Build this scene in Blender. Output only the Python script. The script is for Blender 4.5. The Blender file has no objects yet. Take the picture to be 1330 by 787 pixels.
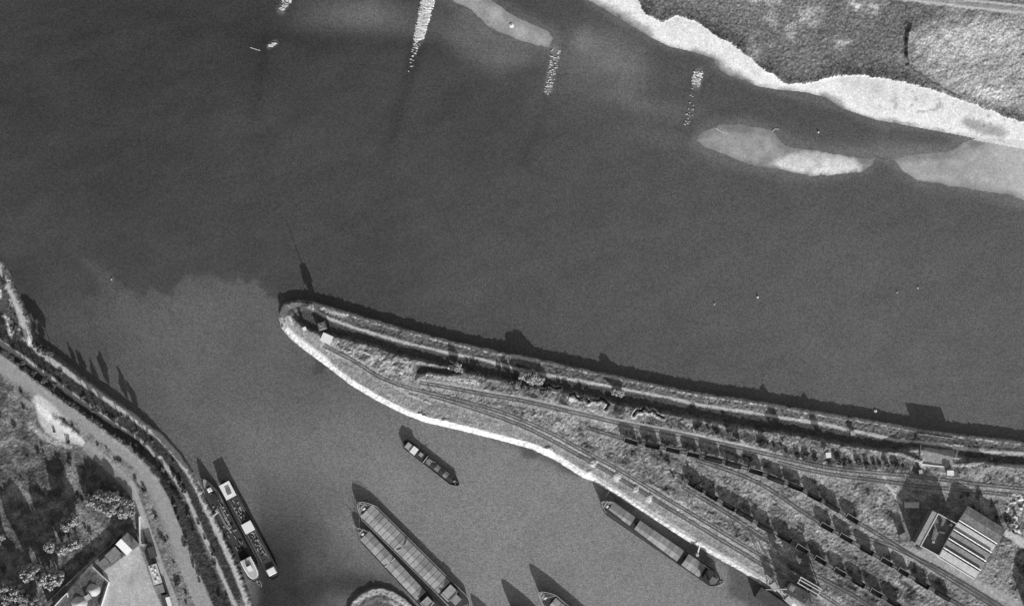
import bpy, math, random
import numpy as np
from mathutils import Vector

random.seed(7)
RNG = np.random.default_rng(7)
scn = bpy.context.scene
COL = scn.collection
S = 0.45                      # metres per pixel of ground
H = 1100.0                    # camera height
EL = math.radians(20.5)
SDX, SDY = -0.335, 0.942      # direction shadows fall (world)
LIGHT = 1.0

def P(x, y, z=0.0):
    k = (H - z) / H
    return ((x - 665) * S * k, -(y - 393.5) * S * k)
def PZ(x, y, z):
    a, b = P(x, y, z)
    return (a, b, z)
def PL(pts): return np.array([P(*p) for p in pts])

# ------------------------------------------------------------------ materials
def new_mat(name):
    m = bpy.data.materials.new(name); m.use_nodes = True
    nt = m.node_tree; nt.nodes.clear()
    out = nt.nodes.new('ShaderNodeOutputMaterial')
    b = nt.nodes.new('ShaderNodeBsdfPrincipled')
    nt.links.new(b.outputs[0], out.inputs[0])
    return m, nt, b
def noise(nt, scale, detail=3, rough=0.6, vec=None):
    n = nt.nodes.new('ShaderNodeTexNoise'); n.inputs['Scale'].default_value = scale
    n.inputs['Detail'].default_value = detail; n.inputs['Roughness'].default_value = rough
    if vec is None:
        g = nt.nodes.new('ShaderNodeNewGeometry'); vec = g.outputs['Position']
    nt.links.new(vec, n.inputs['Vector'])
    return n.outputs['Fac']
def mrange(nt, v, a, b, c, d):
    n = nt.nodes.new('ShaderNodeMapRange'); n.clamp = True
    for k, x in zip(('From Min', 'From Max', 'To Min', 'To Max'), (a, b, c, d)): n.inputs[k].default_value = x
    nt.links.new(v, n.inputs['Value']); return n.outputs[0]
def mul(nt, a, b, op='MULTIPLY'):
    n = nt.nodes.new('ShaderNodeMath'); n.operation = op
    for i, v in enumerate((a, b)):
        if isinstance(v, (int, float)): n.inputs[i].default_value = v
        else: nt.links.new(v, n.inputs[i])
    return n.outputs[0]
def grey(nt, b, v):
    c = nt.nodes.new('ShaderNodeCombineColor')
    for i in range(3): nt.links.new(v, c.inputs[i])
    nt.links.new(c.outputs[0], b.inputs['Base Color'])
_m = {}
def mat(name, a, var=0.25, scale=1.3, rough=0.85, spec=0.15):
    if name in _m: return _m[name]
    m, nt, b = new_mat(name)
    f = mrange(nt, noise(nt, scale, 4), 0.3, 0.7, 1 - var, 1 + var)
    f2 = mrange(nt, noise(nt, 0.16, 2), 0.3, 0.7, 1 - var * .5, 1 + var * .5)
    grey(nt, b, mul(nt, mul(nt, f, f2), a))
    b.inputs['Roughness'].default_value = rough
    b.inputs['Specular IOR Level'].default_value = spec
    _m[name] = m; return m
def cell_grain(nt, size, amp):
    g = nt.nodes.new('ShaderNodeNewGeometry'); sn = nt.nodes.new('ShaderNodeVectorMath'); sn.operation = 'SNAP'
    sn.inputs[1].default_value = (size, size * .8, 50); nt.links.new(g.outputs['Position'], sn.inputs[0])
    wn = nt.nodes.new('ShaderNodeTexWhiteNoise'); wn.noise_dimensions = '3D'; nt.links.new(sn.outputs[0], wn.inputs['Vector'])
    return mrange(nt, wn.outputs['Value'], 0, 1, 1 - amp, 1 + amp)
def attr_mat(name, v1, s1, v2, s2, rough=0.95, spec=0.1, bump=0.0, bs=1.0, grain=.2):
    m, nt, b = new_mat(name)
    at = nt.nodes.new('ShaderNodeAttribute'); at.attribute_name = 'shade'
    f = mrange(nt, noise(nt, s1, 3, .7), 0.3, 0.7, 1 - v1, 1 + v1)
    f2 = mrange(nt, noise(nt, s2, 4, .65), 0.28, 0.72, 1 - v2, 1 + v2)
    grey(nt, b, mul(nt, mul(nt, mul(nt, f, f2), cell_grain(nt, .75, grain)), at.outputs['Fac']))
    b.inputs['Roughness'].default_value = rough
    b.inputs['Specular IOR Level'].default_value = spec
    if bump:
        bn = nt.nodes.new('ShaderNodeBump'); bn.inputs['Strength'].default_value = bump
        bn.inputs['Distance'].default_value = 0.3
        nt.links.new(noise(nt, bs, 4, .6), bn.inputs['Height'])
        nt.links.new(bn.outputs[0], b.inputs['Normal'])
    return m

# ------------------------------------------------------------------ mesh builder and tagging
class MB:
    def __init__(s): s.v = []; s.f = []
    def add(s, vs, fs):
        n = len(s.v); s.v += [tuple(v) for v in vs]; s.f += [tuple(i + n for i in f) for f in fs]; return s
    def box(s, c, d, rz=0.0, taper=1.0, yaw_c=None):
        cx, cy, cz = c; hx, hy, hz = d[0] / 2, d[1] / 2, d[2] / 2
        ca, sa = math.cos(rz), math.sin(rz); vs = []
        for z, t in ((-hz, 1), (hz, taper)):
            for x, y in ((-hx, -hy), (hx, -hy), (hx, hy), (-hx, hy)):
                x *= t; y *= t
                vs.append((cx + x * ca - y * sa, cy + x * sa + y * ca, cz + z))
        return s.add(vs, [(3, 2, 1, 0), (4, 5, 6, 7), (0, 1, 5, 4), (1, 2, 6, 5), (2, 3, 7, 6), (3, 0, 4, 7)])
    def prism(s, poly, z0, z1, poly2=None):
        n = len(poly); p2 = poly2 or poly
        a = lambda z, i: z[i] if isinstance(z, (list, tuple)) else z
        vs = [(x, y, a(z0, i)) for i, (x, y) in enumerate(poly)] + [(x, y, a(z1, i)) for i, (x, y) in enumerate(p2)]
        fs = [tuple(range(n))[::-1], tuple(range(n, 2 * n))] + [(i, (i + 1) % n, n + (i + 1) % n, n + i) for i in range(n)]
        return s.add(vs, fs)
    def tube(s, a, b, r, r2=None, n=8):
        a = Vector(a); b = Vector(b); d = (b - a).normalized()
        u = d.orthogonal().normalized(); w = d.cross(u); r2 = r if r2 is None else r2
        vs = []
        for c, q in ((a, r), (b, r2)):
            for i in range(n):
                t = 2 * math.pi * i / n
                vs.append(c + (u * math.cos(t) + w * math.sin(t)) * q)
        return s.add(vs, [tuple(range(n))[::-1], tuple(range(n, 2 * n))] + [(i, (i + 1) % n, n + (i + 1) % n, n + i) for i in range(n)])
    def rim(s, poly, zs, t, h):
        # wall of thickness t, height h standing along closed polygon
        n = len(poly); cx = sum(p[0] for p in poly) / n; cy = sum(p[1] for p in poly) / n
        inn = []
        for i, (x, y) in enumerate(poly):
            ax, ay = poly[i - 1]; bx, by = poly[(i + 1) % n]
            tx, ty = bx - ax, by - ay; l = math.hypot(tx, ty) or 1
            inn.append((x - ty / l * t, y + tx / l * t))
        vs = []
        for q, dz in ((poly, 0), (poly, h), (inn, h), (inn, 0)):
            vs += [(x, y, zs[i] + dz) for i, (x, y) in enumerate(q)]
        fs = []
        for i in range(n):
            j = (i + 1) % n
            for k in range(4):
                l = (k + 1) % 4
                fs.append((k * n + i, k * n + j, l * n + j, l * n + i))
        return s.add(vs, fs)
    def build(s, name, m, parent=None, smooth=False):
        me = bpy.data.meshes.new(name); me.from_pydata(s.v, [], s.f); me.update()
        me.materials.append(m)
        if smooth: me.polygons.foreach_set('use_smooth', [True] * len(me.polygons))
        o = bpy.data.objects.new(name, me); COL.objects.link(o)
        if parent: o.parent = parent
        return o
def tag(o, label=None, cat=None, group=None, kind=None):
    if label: o['label'] = label
    if cat: o['category'] = cat
    if group: o['group'] = group
    if kind: o['kind'] = kind
    return o
def empty(name, loc, rz, label, cat, group=None):
    o = bpy.data.objects.new(name, None); COL.objects.link(o)
    o.location = loc; o.rotation_euler = (0, 0, rz); o.empty_display_size = .5
    return tag(o, label, cat, group)
def dup(root, loc, rz, label=None, scale=None, group=None):
    def cp(o, par):
        c = o.copy(); COL.objects.link(c)
        if par: c.parent = par
        for ch in [x for x in o.children]: cp(ch, c)
        return c
    r = cp(root, None); r.location = loc; r.rotation_euler = (0, 0, rz)
    if label: r['label'] = label
    if group: r['group'] = group
    if scale: r.scale = scale
    return r
ORD = ['first', 'second', 'third', 'fourth', 'fifth', 'sixth', 'seventh', 'eighth', 'ninth', 'tenth', 'eleventh',
       'twelfth', 'thirteenth', 'fourteenth', 'fifteenth', 'sixteenth', 'seventeenth', 'eighteenth', 'nineteenth', 'twentieth']

# ------------------------------------------------------------------ numpy fields
LAT = {}
def vnoise(X, Y, sc, seed):
    if seed not in LAT: LAT[seed] = np.random.default_rng(seed).random((512, 512))
    L = LAT[seed]
    x = X / sc + 200.3; y = Y / sc + 137.7
    xi = np.floor(x).astype(int); yi = np.floor(y).astype(int)
    fx = x - xi; fy = y - yi; fx = fx * fx * (3 - 2 * fx); fy = fy * fy * (3 - 2 * fy)
    g = lambda a, b: L[a % 512, b % 512]
    return (g(xi, yi) * (1 - fx) * (1 - fy) + g(xi + 1, yi) * fx * (1 - fy) + g(xi, yi + 1) * (1 - fx) * fy + g(xi + 1, yi + 1) * fx * fy)
def fbm(X, Y, sc, seed, oct=4):
    t = 0; a = 1; n = 0
    for k in range(oct):
        t = t + vnoise(X, Y, sc / 2 ** k, seed + k * 13) * a; n += a; a *= .55
    return t / n
def ss(a, b, x):
    t = np.clip((x - a) / (b - a), 0, 1); return t * t * (3 - 2 * t)
def dline(X, Y, pts, closed=False):
    pts = np.asarray(pts); best = np.full(X.shape, 1e12)
    n = len(pts)
    for i in range(n if closed else n - 1):
        ax, ay = pts[i]; bx, by = pts[(i + 1) % n]
        dx, dy = bx - ax, by - ay; L = dx * dx + dy * dy + 1e-9
        t = np.clip(((X - ax) * dx + (Y - ay) * dy) / L, 0, 1)
        d = (X - ax - t * dx) ** 2 + (Y - ay - t * dy) ** 2
        np.minimum(best, d, out=best)
    return np.sqrt(best)
def inside(X, Y, pts):
    r = np.zeros(X.shape, bool); n = len(pts)
    for i in range(n):
        ax, ay = pts[i]; bx, by = pts[(i + 1) % n]
        if ay == by: continue
        c = ((ay > Y) != (by > Y)) & (X < (bx - ax) * (Y - ay) / (by - ay) + ax)
        r ^= c
    return r
def sdist(X, Y, pts):
    d = dline(X, Y, pts, True); i = inside(X, Y, pts)
    return np.where(i, d, -d)

# ------------------------------------------------------------------ outlines (photo ground coordinates)
NSHORE = [(366,398),(372,392),(386,389),(407,392),(462,408),(523,426),(580,441),(620,450),(659,458),(728,472),(760,479),(836,495),(905,509),(980,520),(1061,534),(1138,546),(1200,558),(1330,573),(1500,592),(3000,760)]
SSHORE = [(362,412),(366,427),(380,442),(398,456),(425,476),(456,500),(486,518),(523,537),(552,548),(600,559),(648,571),(691,583),(723,598),(757,620),(770,624),(807,647),(855,678),(895,703),(926,721),(962,741),(988,758),(1010,772),(1030,787),(1100,840),(1300,1000),(3000,2200)]
PEN1 = NSHORE + [(9000,1500),(9000,9000),(3000,9000)] + SSHORE[::-1]
PEDGE = [(386,410),(396,421),(416,429),(444,434),(486,445),(520,457),(573,470),(600,477),(632,485),(707,500),(760,511),(828,525),(889,537),(960,550),(1031,560),(1092,572),(1151,582),(1193,577),(1240,588),(1290,598),(1330,602),(1500,620),(3000,790)]
SIN = [(368,413),(372,426),(386,440),(404,453),(430,473),(460,496),(490,514),(525,532),(554,543),(602,554),(650,566),(694,578),(727,593),(761,615),(774,619),(811,642),(859,673),(899,698),(930,716),(966,736),(993,753),(1015,767),(1036,783),(1106,836),(1306,996),(3006,2196)]
PEN2 = [(374,404)] + PEDGE + [(9000,1600),(9000,9000),(3000,9000)] + SIN[::-1]
LSH = [(-3000,-1200),(-600,60),(-100,262),(-20,312),(0,332),(4,338),(18,366),(34,399),(46,429),(56,448),(78,463),(100,480),(122,497),(162,524),(202,555),(226,581),(248,606),(264,637),(288,680),(309,726),(330,787),(370,900),(600,1500),(900,3000)]
LEFT1 = LSH + [(900,9000),(-9000,9000),(-9000,-1200)]
MIDP = [(-3000,-1000),(-100,380),(0,443),(30,463),(61,486),(91,509),(122,531),(152,551),(180,568),(209,593),(222,612),(243,641),(264,690),(285,736),(307,785),(345,900),(560,1500),(800,3000)]
ROAD = [(-3000,-900),(-100,400),(0,466),(37,500),(76,527),(100,543),(122,560),(162,590),(185,610),(200,629),(213,650),(225,681),(246,733),(267,782),(300,870),(520,1500),(760,3000)]
LEFT2 = [(x - 3 if i else x, y + 4) for i, (x, y) in enumerate(MIDP)] + [(800,9000),(-9000,9000),(-9000,-1000)]
MOLE = [(448,795),(456,779),(468,768),(482,762),(496,760),(512,765),(527,774),(545,792),(600,850),(900,1400),(300,1400),(430,850)]
NW = [(-1500,-1500),(700,-300),(762,0),(784,12),(814,30.5),(845,49),(869,61),(900,68),(924,76),(934,90),(945,98),(967,105),(985,113),(1010,117),(1044,120),(1072,127),(1093,141),(1137,156),(1192,166),(1240,175),(1285,184),(1330,192),(1500,230),(3000,700),(9000,1450)]
NORTH = NW + [(9000,-9000),(-1500,-9000)]
NG = [(-1500,-1560),(760,-300),(815,-20),(828,0),(832,9),(842,21),(860,31),(869,27),(878,21),(900,27),(924,43),(954,61),(985,85),(1010,103),(1021,109),(1051,109),(1069,103),(1110,97),(1154,103),(1206,115),(1254,132),(1309,153),(1330,160),(1500,195),(3000,640),(9000,1380)]
NGRASS = NG + [(9000,-9000),(-1500,-9000)]
BAR1 = [(575,-25),(588,0),(613,15),(631,33),(648,43),(664,50),(695,58),(713,60),(718,50),(712,42),(695,34),(680,28),(672,24),(658,17),(640,0),(620,-30)]
BAR2 = [(905,183),(908,176),(916,170),(933,164),(960,161),(985,165),(1004,171),(1018,185),(1030,192),(1050,194),(1075,197),(1100,202),(1117,206),(1137,206),(1134,214),(1120,224),(1090,228),(1058,229),(1030,226),(1010,223),(985,218),(948,204),(920,195)]
BAR2B = [(1000,212),(1020,200),(1045,195),(1075,196),(1112,205),(1121,214),(1118,223),(1090,228),(1058,228),(1030,225),(1012,221)]
BAR3 = [(1154,206),(1190,200),(1230,196),(1248,187),(1262,180),(1290,176),(1340,176),(1400,200),(1800,330),(1800,420),(1400,285),(1330,259),(1292,252),(1240,242),(1210,237),(1192,232),(1170,220)]
BAR4 = [(750,53),(754,48),(761,48),(766,54),(764,58),(757,57)]

def wr(pts): return [P(*p) for p in pts]
# fine grid inside the picture, stretched to the horizon outside
def axis(lo, hi, st):
    c = list(np.arange(lo, hi + st / 2, st)); a = []; d = st; x = hi
    while x < 9000: d *= 1.22; x += d; a.append(x)
    b = []; d = st; x = lo
    while x > -9000: d *= 1.22; x -= d; b.append(x)
    return np.array(b[::-1] + c + a)
GX = axis(-306, 306, 0.48); GY = axis(-184, 184, 0.48)
X, Y = np.meshgrid(GX, GY)                      # shape (ny, nx)
CX = axis(-310, 310, 1.4); CY = axis(-188, 188, 1.4)
XC, YC = np.meshgrid(CX, CY)
ix = np.clip(np.searchsorted(CX, GX) - 1, 0, len(CX) - 2); fx = (GX - CX[ix]) / (CX[ix + 1] - CX[ix])
iy = np.clip(np.searchsorted(CY, GY) - 1, 0, len(CY) - 2); fy = (GY - CY[iy]) / (CY[iy + 1] - CY[iy])
def up(A):
    B = A[:, ix] * (1 - fx) + A[:, ix + 1] * fx
    return B[iy, :] * (1 - fy)[:, None] + B[iy + 1, :] * fy[:, None]
def SD(pts): return up(sdist(XC, YC, wr(pts)))
def DL(pts): return up(dline(XC, YC, wr(pts)))
def SDF(pts): return sdist(X, Y, wr(pts))        # exact, for small sharp shapes
def DLF(pts): return dline(X, Y, wr(pts))

n1 = fbm(X, Y, 3.2, 1, 3); n2 = fbm(X, Y, 14, 2, 4); n3 = fbm(X, Y, 60, 3, 4); n4 = vnoise(X, Y, 1.1, 4); n5 = vnoise(X, Y, 0.62, 9)
j1 = (n1 - .5) * 2.4 + (n5 - .5) * .8           # ragged edge, metres

p1 = SD(PEN1); p2 = SD(PEN2); l1 = SD(LEFT1); l2 = SD(LEFT2); mo = SD(MOLE); no = SD(NORTH); ng = SD(NGRASS)
road = DL(ROAD); midp = DL(MIDP)
hs = np.full(X.shape, -2.5)
def mx(h): 
    global hs
    hs = np.maximum(hs, h)
q = (n4 - .5) * .7
qd = DL(SSHORE)
mx(-2.5 + 2.5 * ss(-5, 0, p1) + (2.7 + .8 * ss(8, 26, qd)) * ss(-.2, 1.5 + 1.0 * ss(10, 4, qd), p1 + q) + 2.6 * ss(0, 2.4 - 1.2 * ss(10, 4, qd), p2 + q * .6))
mx(-2.5 + 2.5 * ss(-5, 0, l1) + 3.9 * ss(0, 2.6, l1 + q) + 2.6 * ss(0, 3.0, l2) + 1.2 * ss(3.0, -2.5, road - 6.5))
mx(-2.5 + 2.5 * ss(-5, 0, mo) + 1.7 * ss(0, 1.2, mo + q * .5) - 1.0 * ss(6.5, 9.5, mo))
mx(-2.5 + 2.5 * ss(-9, 0, no) + .75 * ss(0, 16, no + q) + .7 * ss(-.6, 1.5, ng + j1))
shade = np.full(X.shape, .22); cls = np.zeros(X.shape, np.int8); rough = np.full(X.shape, .0)
# class ids
GROUND, BEACH, RD, PATH, YARD, REVET, BALL, BAR, TRACKP = range(9)
rough[:] = .34
land = (p1 > 0) | (l1 > 0) | (mo > 0) | (no > 0)
# base tones
gv = .24 * (0.62 + .76 * n2)
shade = gv.copy()
bars = []
for bp, hh, a in ((BAR1, .28, .44), (BAR2, .22, .38), (BAR3, .22, .44), (BAR4, .15, .28)):
    d = SDF(bp) + j1 * .35 + (n2 - .5) * 4
    hs = np.where(d > -6, np.maximum(hs, -2.5 + 2.5 * ss(-6, .1, d) + hh * ss(0, 5, d)), hs)
    w = ss(-.4, .9, d)
    e_ = ss(0, 7, d + (n2 - .5) * 8)
    a_ = a * (0.72 + .56 * fbm(X, Y, 7, 31, 3)) * (.72 + .28 * e_)
    shade = shade * (1 - w) + a_ * w
    cls[(d > -1.5)] = BAR; rough = np.where(d > -3, 0.0, rough); bars.append(d)
d = SDF(BAR2B) + j1; w = ss(-1, 3, d); shade = shade * (1 - w) + (.44 + .5 * fbm(X, Y, 5, 33, 4)) * w
d = bars[2]; w = ss(0, 6, d) * ss(1255, 1330, X / S + 665); shade = shade * (1 - w) + .55 * w
# north bank: beach and marsh grass
bm = (no > -.8) & (ng + j1 < 0)
bt = .86 + .35 * (fbm(X, Y, 9, 41, 4) - .42) + .16 * (n5 - .5)
bt = bt - .42 * ss(3.2, 0, no + (n2 - .5) * 6) * n1 * 1.6 * ss(1290, 1235, X / S + 665)
bt = np.clip(bt + .14 * ss(.2, 3, no) * ss(6, 3, no), .3, .93)
for pts in ([(745,-12),(762,-2),(790,14),(815,29),(840,45)], [(903,68),(928,80),(940,95),(968,106)], [(1072,128),(1090,138)], [(1258,160),(1280,168),(1300,172)]):
    bt = bt * (1 - .5 * ss(5.5, 1.5, DL(pts) + j1 * 1.2 + (n2 - .5) * 5))
spots = ss(.6, .8, fbm(X, Y, 3.0, 44, 4)) * ss(1140, 1170, X / S + 665) * ss(4, 7, no)
bt = bt * (1 - .45 * spots)
shade = np.where(bm, bt, shade); cls[bm] = BEACH; rough = np.where((no > -1) & (ng + j1 < 0), .03, rough)
gm = ng + j1 > 0
gt = .13 + .15 * n3 + .12 * (n2 - .5) + .22 * ss(.58, .72, fbm(X, Y, 11, 51, 3)) * ss(.5, .62, n3)
gt = gt * (1 - .55 * ss(12, 0, ng) * (.4 + n1)) + .16 * (n5 - .5) * (.5 + n2)
fld = SD([(1180,38),(1210,24),(1270,18),(1340,16),(1700,40),(1700,240),(1340,150),(1290,140),(1240,122),(1200,105),(1182,80)])
w = ss(-5, 5, fld + j1 * 1.5)
wx = (X * .9 + Y * .45); wy = (Y * .9 - X * .45)
streak = fbm(wx * .35, wy, 2.4, 61, 3)
gt = gt * (1 - w) + (.42 + .5 * (streak - .5) + .2 * (n5 - .5) + .22 * (n2 - .5) + .34 * (n3 - .5)) * w
for (bx_, by_, br_, ba_) in ((1128,10,20,.34),(1110,6,14,.25),(1052,30,13,.22),(1095,54,10,.3),(1086,62,8,.22),(1172,76,7,.25),(1255,45,55,.12),(1225,72,40,.08),(1305,50,30,.10),(1295,122,16,.26),(1255,60,26,.08),(1278,120,20,.12)):
    a_, b_ = P(bx_, by_); gt = gt + ba_ * np.exp(-(((X - a_) / (br_ * S)) ** 2 + ((Y - b_) / (br_ * S * .5)) ** 2)) * (.3 + 1.3 * ss(.35, .7, fbm(X, Y, 3.5, 67, 3)))
gt = gt * (1 - .35 * ss(9, 0, dline(XC, YC, wr([(1178,34),(1215,22),(1330,16)])).min() * 0 + DL([(1178,36),(1215,24),(1335,18)]) + j1 * 2))
for k in range(16):
    x_ = 880 + k * 5.5; dd = DL([(x_, 38 + k * 2.2 + (k % 3) * 3), (x_ + 9, 24 + k * 2.4)]); gt = gt * (1 - .4 * ss(1.0, .3, dd))
gt = np.clip(gt, .04, .75)
shade = np.where(gm, gt, shade); cls[gm] = GROUND
rough = np.where(gm, .26, rough)
for pts, wd, a, hh in (([(1181,34),(1177,48),(1176,68),(1178,86)], 1.1, .04, 1.5), ([(1178,86),(1205,104),(1240,124)], .6, .13, .2),
                       ([(1176,80),(1165,70)], 1.2, .3, 0)):
    d = DLF(pts) + j1 * .4; w = ss(wd + .5, wd - .5, d); shade = shade * (1 - w) + a * w; hs = hs + hh * w * n1
def paint(pts, half, a, soft=.6, c=None, jit=.5, closed=False, flat=1.0, tex=.25, z=None, rgh=.03):
    """stroke (or polygon) of half width, metres"""
    global shade, rough, hs
    d = (-(SDF(pts)) if closed else DLF(pts) - half) + j1 * jit
    w = ss(soft, -soft, d) * flat
    aa = a * (1 - tex + 2 * tex * (.5 * n1 + .5 * n5)) if not np.isscalar(tex) or tex else a
    shade = shade * (1 - w) + aa * w
    if c is not None: cls[(d < 0)] = c; rough = rough * (1 - w) + rgh * w
    if z is not None: hs = hs + z * w
    return w
# north track at the top edge
for o_, a in ((0, .55), (5, .35), (9, .6)):
    paint([(1150,-8+o_-4),(1213,o_-4),(1262,2+o_),(1330,9+o_),(1500,30+o_),(2500,200+o_)], .8, a, .4, PATH, .5)

# ---- peninsula tones
pw = p1 > -.5
pv = .24 * (.30 + 1.4 * fbm(X, Y, 6.5, 23, 4)) + .26 * (n1 - .5) + .12 * (n5 - .5)
pv = pv + .05 * ss(600, 1100, X / S + 665)
pv = pv * (1 - .6 * ss(.60, .74, fbm(X, Y, 3.4, 29, 3)))
ru = X * .866 - Y * .5; rv_ = X * .5 + Y * .866
stk = fbm(ru * .22, rv_, 3.0, 27, 4)
pv = pv + .36 * (stk - .5) * ss(560, 760, X / S + 665)
pv = np.where(p2 < .5, pv * .62, pv)
shade = np.where(pw, np.clip(pv, .03, .7), shade)
pl = (p2 > 2.0)
# quay apron, pale
w = ss(16, 6, qd + j1 * 2) * pw
shade = shade * (1 - .8 * w) + .8 * w * (.19 + .18 * n2 + .16 * n1)
rough = np.where(pw & (qd < 12), .12, rough)
xq = X / S + 665
bwid = 3.3 - 1.0 * ss(690, 860, xq)
w = ss(.3, -.3, qd + j1 * .55 + (n2 - .5) * 2.2 - bwid) * pw * (p1 > -.2)
w = w * (.55 + .45 * ss(372, 420, xq)) * (1 - .3 * ss(860, 1000, xq) * n1 * 1.6)
shade = shade * (1 - w) + (.40 + .32 * n5 + .34 * (n1 - .3)) * w
rv = pw & (qd < 3.2); cls[rv] = REVET; rough = np.where(rv, .05, rough)
# heaps of pale stone on the apron
for (x, y, r) in ((546,540,2.6),(552,542,1.8),(566,545,1.6),(578,547,2.4),(712,585,3),(717,590,2),(700,582,1.5),(770,600,3),(800,618,3.4),(825,634,2.6),(842,646,3),(765,612,2.2)):
    a, b = P(x, y); d = np.hypot(X - a, Y - b) + j1; w = ss(r, r * .4, d); shade = shade * (1 - w) + .85 * w; hs = hs + .7 * w
# pale eroded strip beside the quay tracks
paint([(745,583),(775,599),(800,611),(850,640),(900,670),(940,697),(975,718)], 2.6, .46, 1.6, None, 2.6, tex=.7, flat=.6)
paint([(700,560),(745,583),(800,610),(850,637),(888,655)], 1.6, .62, .9, None, 1.2, tex=.4, flat=.8)
# tip: ring path
paint([(388,395),(374,399),(368,408),(370,420),(380,434),(400,449),(425,468)], 2.1, .66, .7, PATH, .5, rgh=0)
paint([(409,399),(430,405),(450,411)], .9, .5, .6, None, .5)
paint([(384,424),(392,428),(404,432),(420,440),(440,452),(452,464),(430,462),(405,445),(388,432)], 0, .42, 1.2, None, .8, closed=True, flat=.7)
paint([(403,400),(386,402),(376,409),(377,420),(385,430)], 1.1, .42, .5, None, .5)
paint([(386,404),(378,411),(381,421)], .5, .75, .4, None, .3)
# berm lines on the river side
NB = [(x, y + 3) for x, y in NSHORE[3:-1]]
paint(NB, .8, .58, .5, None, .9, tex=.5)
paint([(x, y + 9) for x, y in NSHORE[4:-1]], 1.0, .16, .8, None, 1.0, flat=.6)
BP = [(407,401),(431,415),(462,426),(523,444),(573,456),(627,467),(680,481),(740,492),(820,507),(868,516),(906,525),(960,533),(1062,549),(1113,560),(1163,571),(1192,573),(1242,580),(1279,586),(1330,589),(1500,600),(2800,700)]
SHADE_BAND = BP[:10] + [(1163,573),(1151,581)] + PEDGE[:10][::-1]
w = ss(-.3, .5, SD(SHADE_BAND) + j1 * .3); shade = shade * (1 - w * .9) + (.085 + .06 * n1) * w * .9; rough = rough * (1 - w * .6)  # shade of the north slope painted dark between dike path and plateau edge
paint(BP, .8, .58, .45, PATH, .6)
w = ss(0, 1.4, DL(BP)) * ss(-1, 1, -p2) * pw
# low side of the plateau: slope shade painted dark
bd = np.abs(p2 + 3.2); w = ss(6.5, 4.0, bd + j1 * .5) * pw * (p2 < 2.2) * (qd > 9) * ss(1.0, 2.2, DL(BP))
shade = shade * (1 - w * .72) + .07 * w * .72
# gardens near the tip
g = SDF([(430,440),(470,447),(535,466),(533,495),(500,487),(470,466),(440,455)])
w = ss(-1, 1, g); tt = .16 + .30 * ss(.42, .65, fbm(wx * .5, wy, 2.2, 71, 3)); shade = shade * (1 - w) + tt * w
rough = np.where(g > 0, .42, rough)
paint([(455,451),(490,464),(530,484)], .6, .45, .4, None, .3)
paint([(432,447),(450,458),(475,472),(500,489),(523,500)], .8, .42, .5, None, .4)
paint([(505,497),(530,512),(560,524)], .6, .48, .4, None, .4)
paint([(528,466),(538,470),(532,505),(522,502)], 0, .4, .8, None, .6, closed=True)
# hollow with steep walls (dark) and its pale rim
hp = [(541,472),(560,474),(590,478),(600,484),(580,487),(556,483),(548,487),(540,491)]
d = SDF(hp) + j1 * .3; w = ss(-.8, 1, d); hs = hs - 1.9 * w; shade = shade * (1 - w) + .08 * w
paint([(544,489),(560,486),(590,493),(620,497)], 1.2, .55, .7, None, .8, tex=.5)
paint([(585,477),(600,481)], 1.0, .7, .6, None, .6)
# zig zag slit trenches
for tr in ([(740,512),(746,510),(748,515),(754,517),(760,515),(764,521),(768,518),(776,520),(781,517),(790,523),(786,530)],
           [(822,538),(826,532),(832,533),(836,529),(842,534),(848,532),(852,537),(860,541)],
           [(700,497),(708,502),(712,499),(720,504),(727,503)]):
    d = DLF(tr)
    sp = ss(2.0, 1.2, np.abs(DLF([(x, y + 1.5) for x, y in tr]) - .2)) ; sp = sp * (.35 + .9 * n1); shade = shade * (1 - sp * .8) + .62 * sp * .8; hs = hs + .4 * sp
    w = ss(1.0, .4, d + j1 * .5); hs = hs - 1.5 * w; shade = shade * (1 - w) + .06 * w
# railway ballast, main line
MAIN = [(545,497),(580,503),(620,511),(680,521),(740,535),(804,550),(889,566),(960,582),(1062,605),(1090,610),(1146,615),(1188,618),(1260,628),(1330,635),(1500,652),(2800,790)]
MAIN2 = [(1010,601),(1050,611),(1090,618),(1146,625),(1190,631),(1285,640),(1330,645),(1500,664),(2800,805)]
ROADP = [(545,493),(590,499),(640,509),(700,520),(760,534),(804,546),(889,562),(960,578),(1062,602),(1145,616)]
QT1 = [(421,449),(462,470),(492,490),(523,502),(584,517),(648,534),(691,551),(723,566),(762,588),(802,609),(846,636),(890,662),(946,696),(986,720),(1022,742),(1080,780),(1160,830)]
QT2 = [(560,514),(600,526),(648,542),(685,556),(717,572),(756,594),(797,617),(841,644),(885,670),(941,704),(981,728),(1017,750)]
R1T = [(760,555),(800,567),(819,573),(873,584),(926,596),(952,603),(981,612),(1007,622),(1033,632),(1058,645),(1080,657),(1106,673),(1150,700),(1200,731),(1330,812)]
R2T = [(905,598),(931,606),(960,616),(986,627),(1013,644),(1041,664),(1073,684),(1098,698),(1125,714),(1151,729),(1197,757),(1223,772),(1300,818)]
R3T = [(880,617),(898,628),(923,643),(946,657),(970,670),(992,684),(1019,698),(1041,712),(1065,727),(1090,742),(1114,756),(1137,769),(1160,782),(1240,830)]
R3B = [(886,632),(910,646),(940,664),(965,680),(990,696),(1012,712)]
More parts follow.
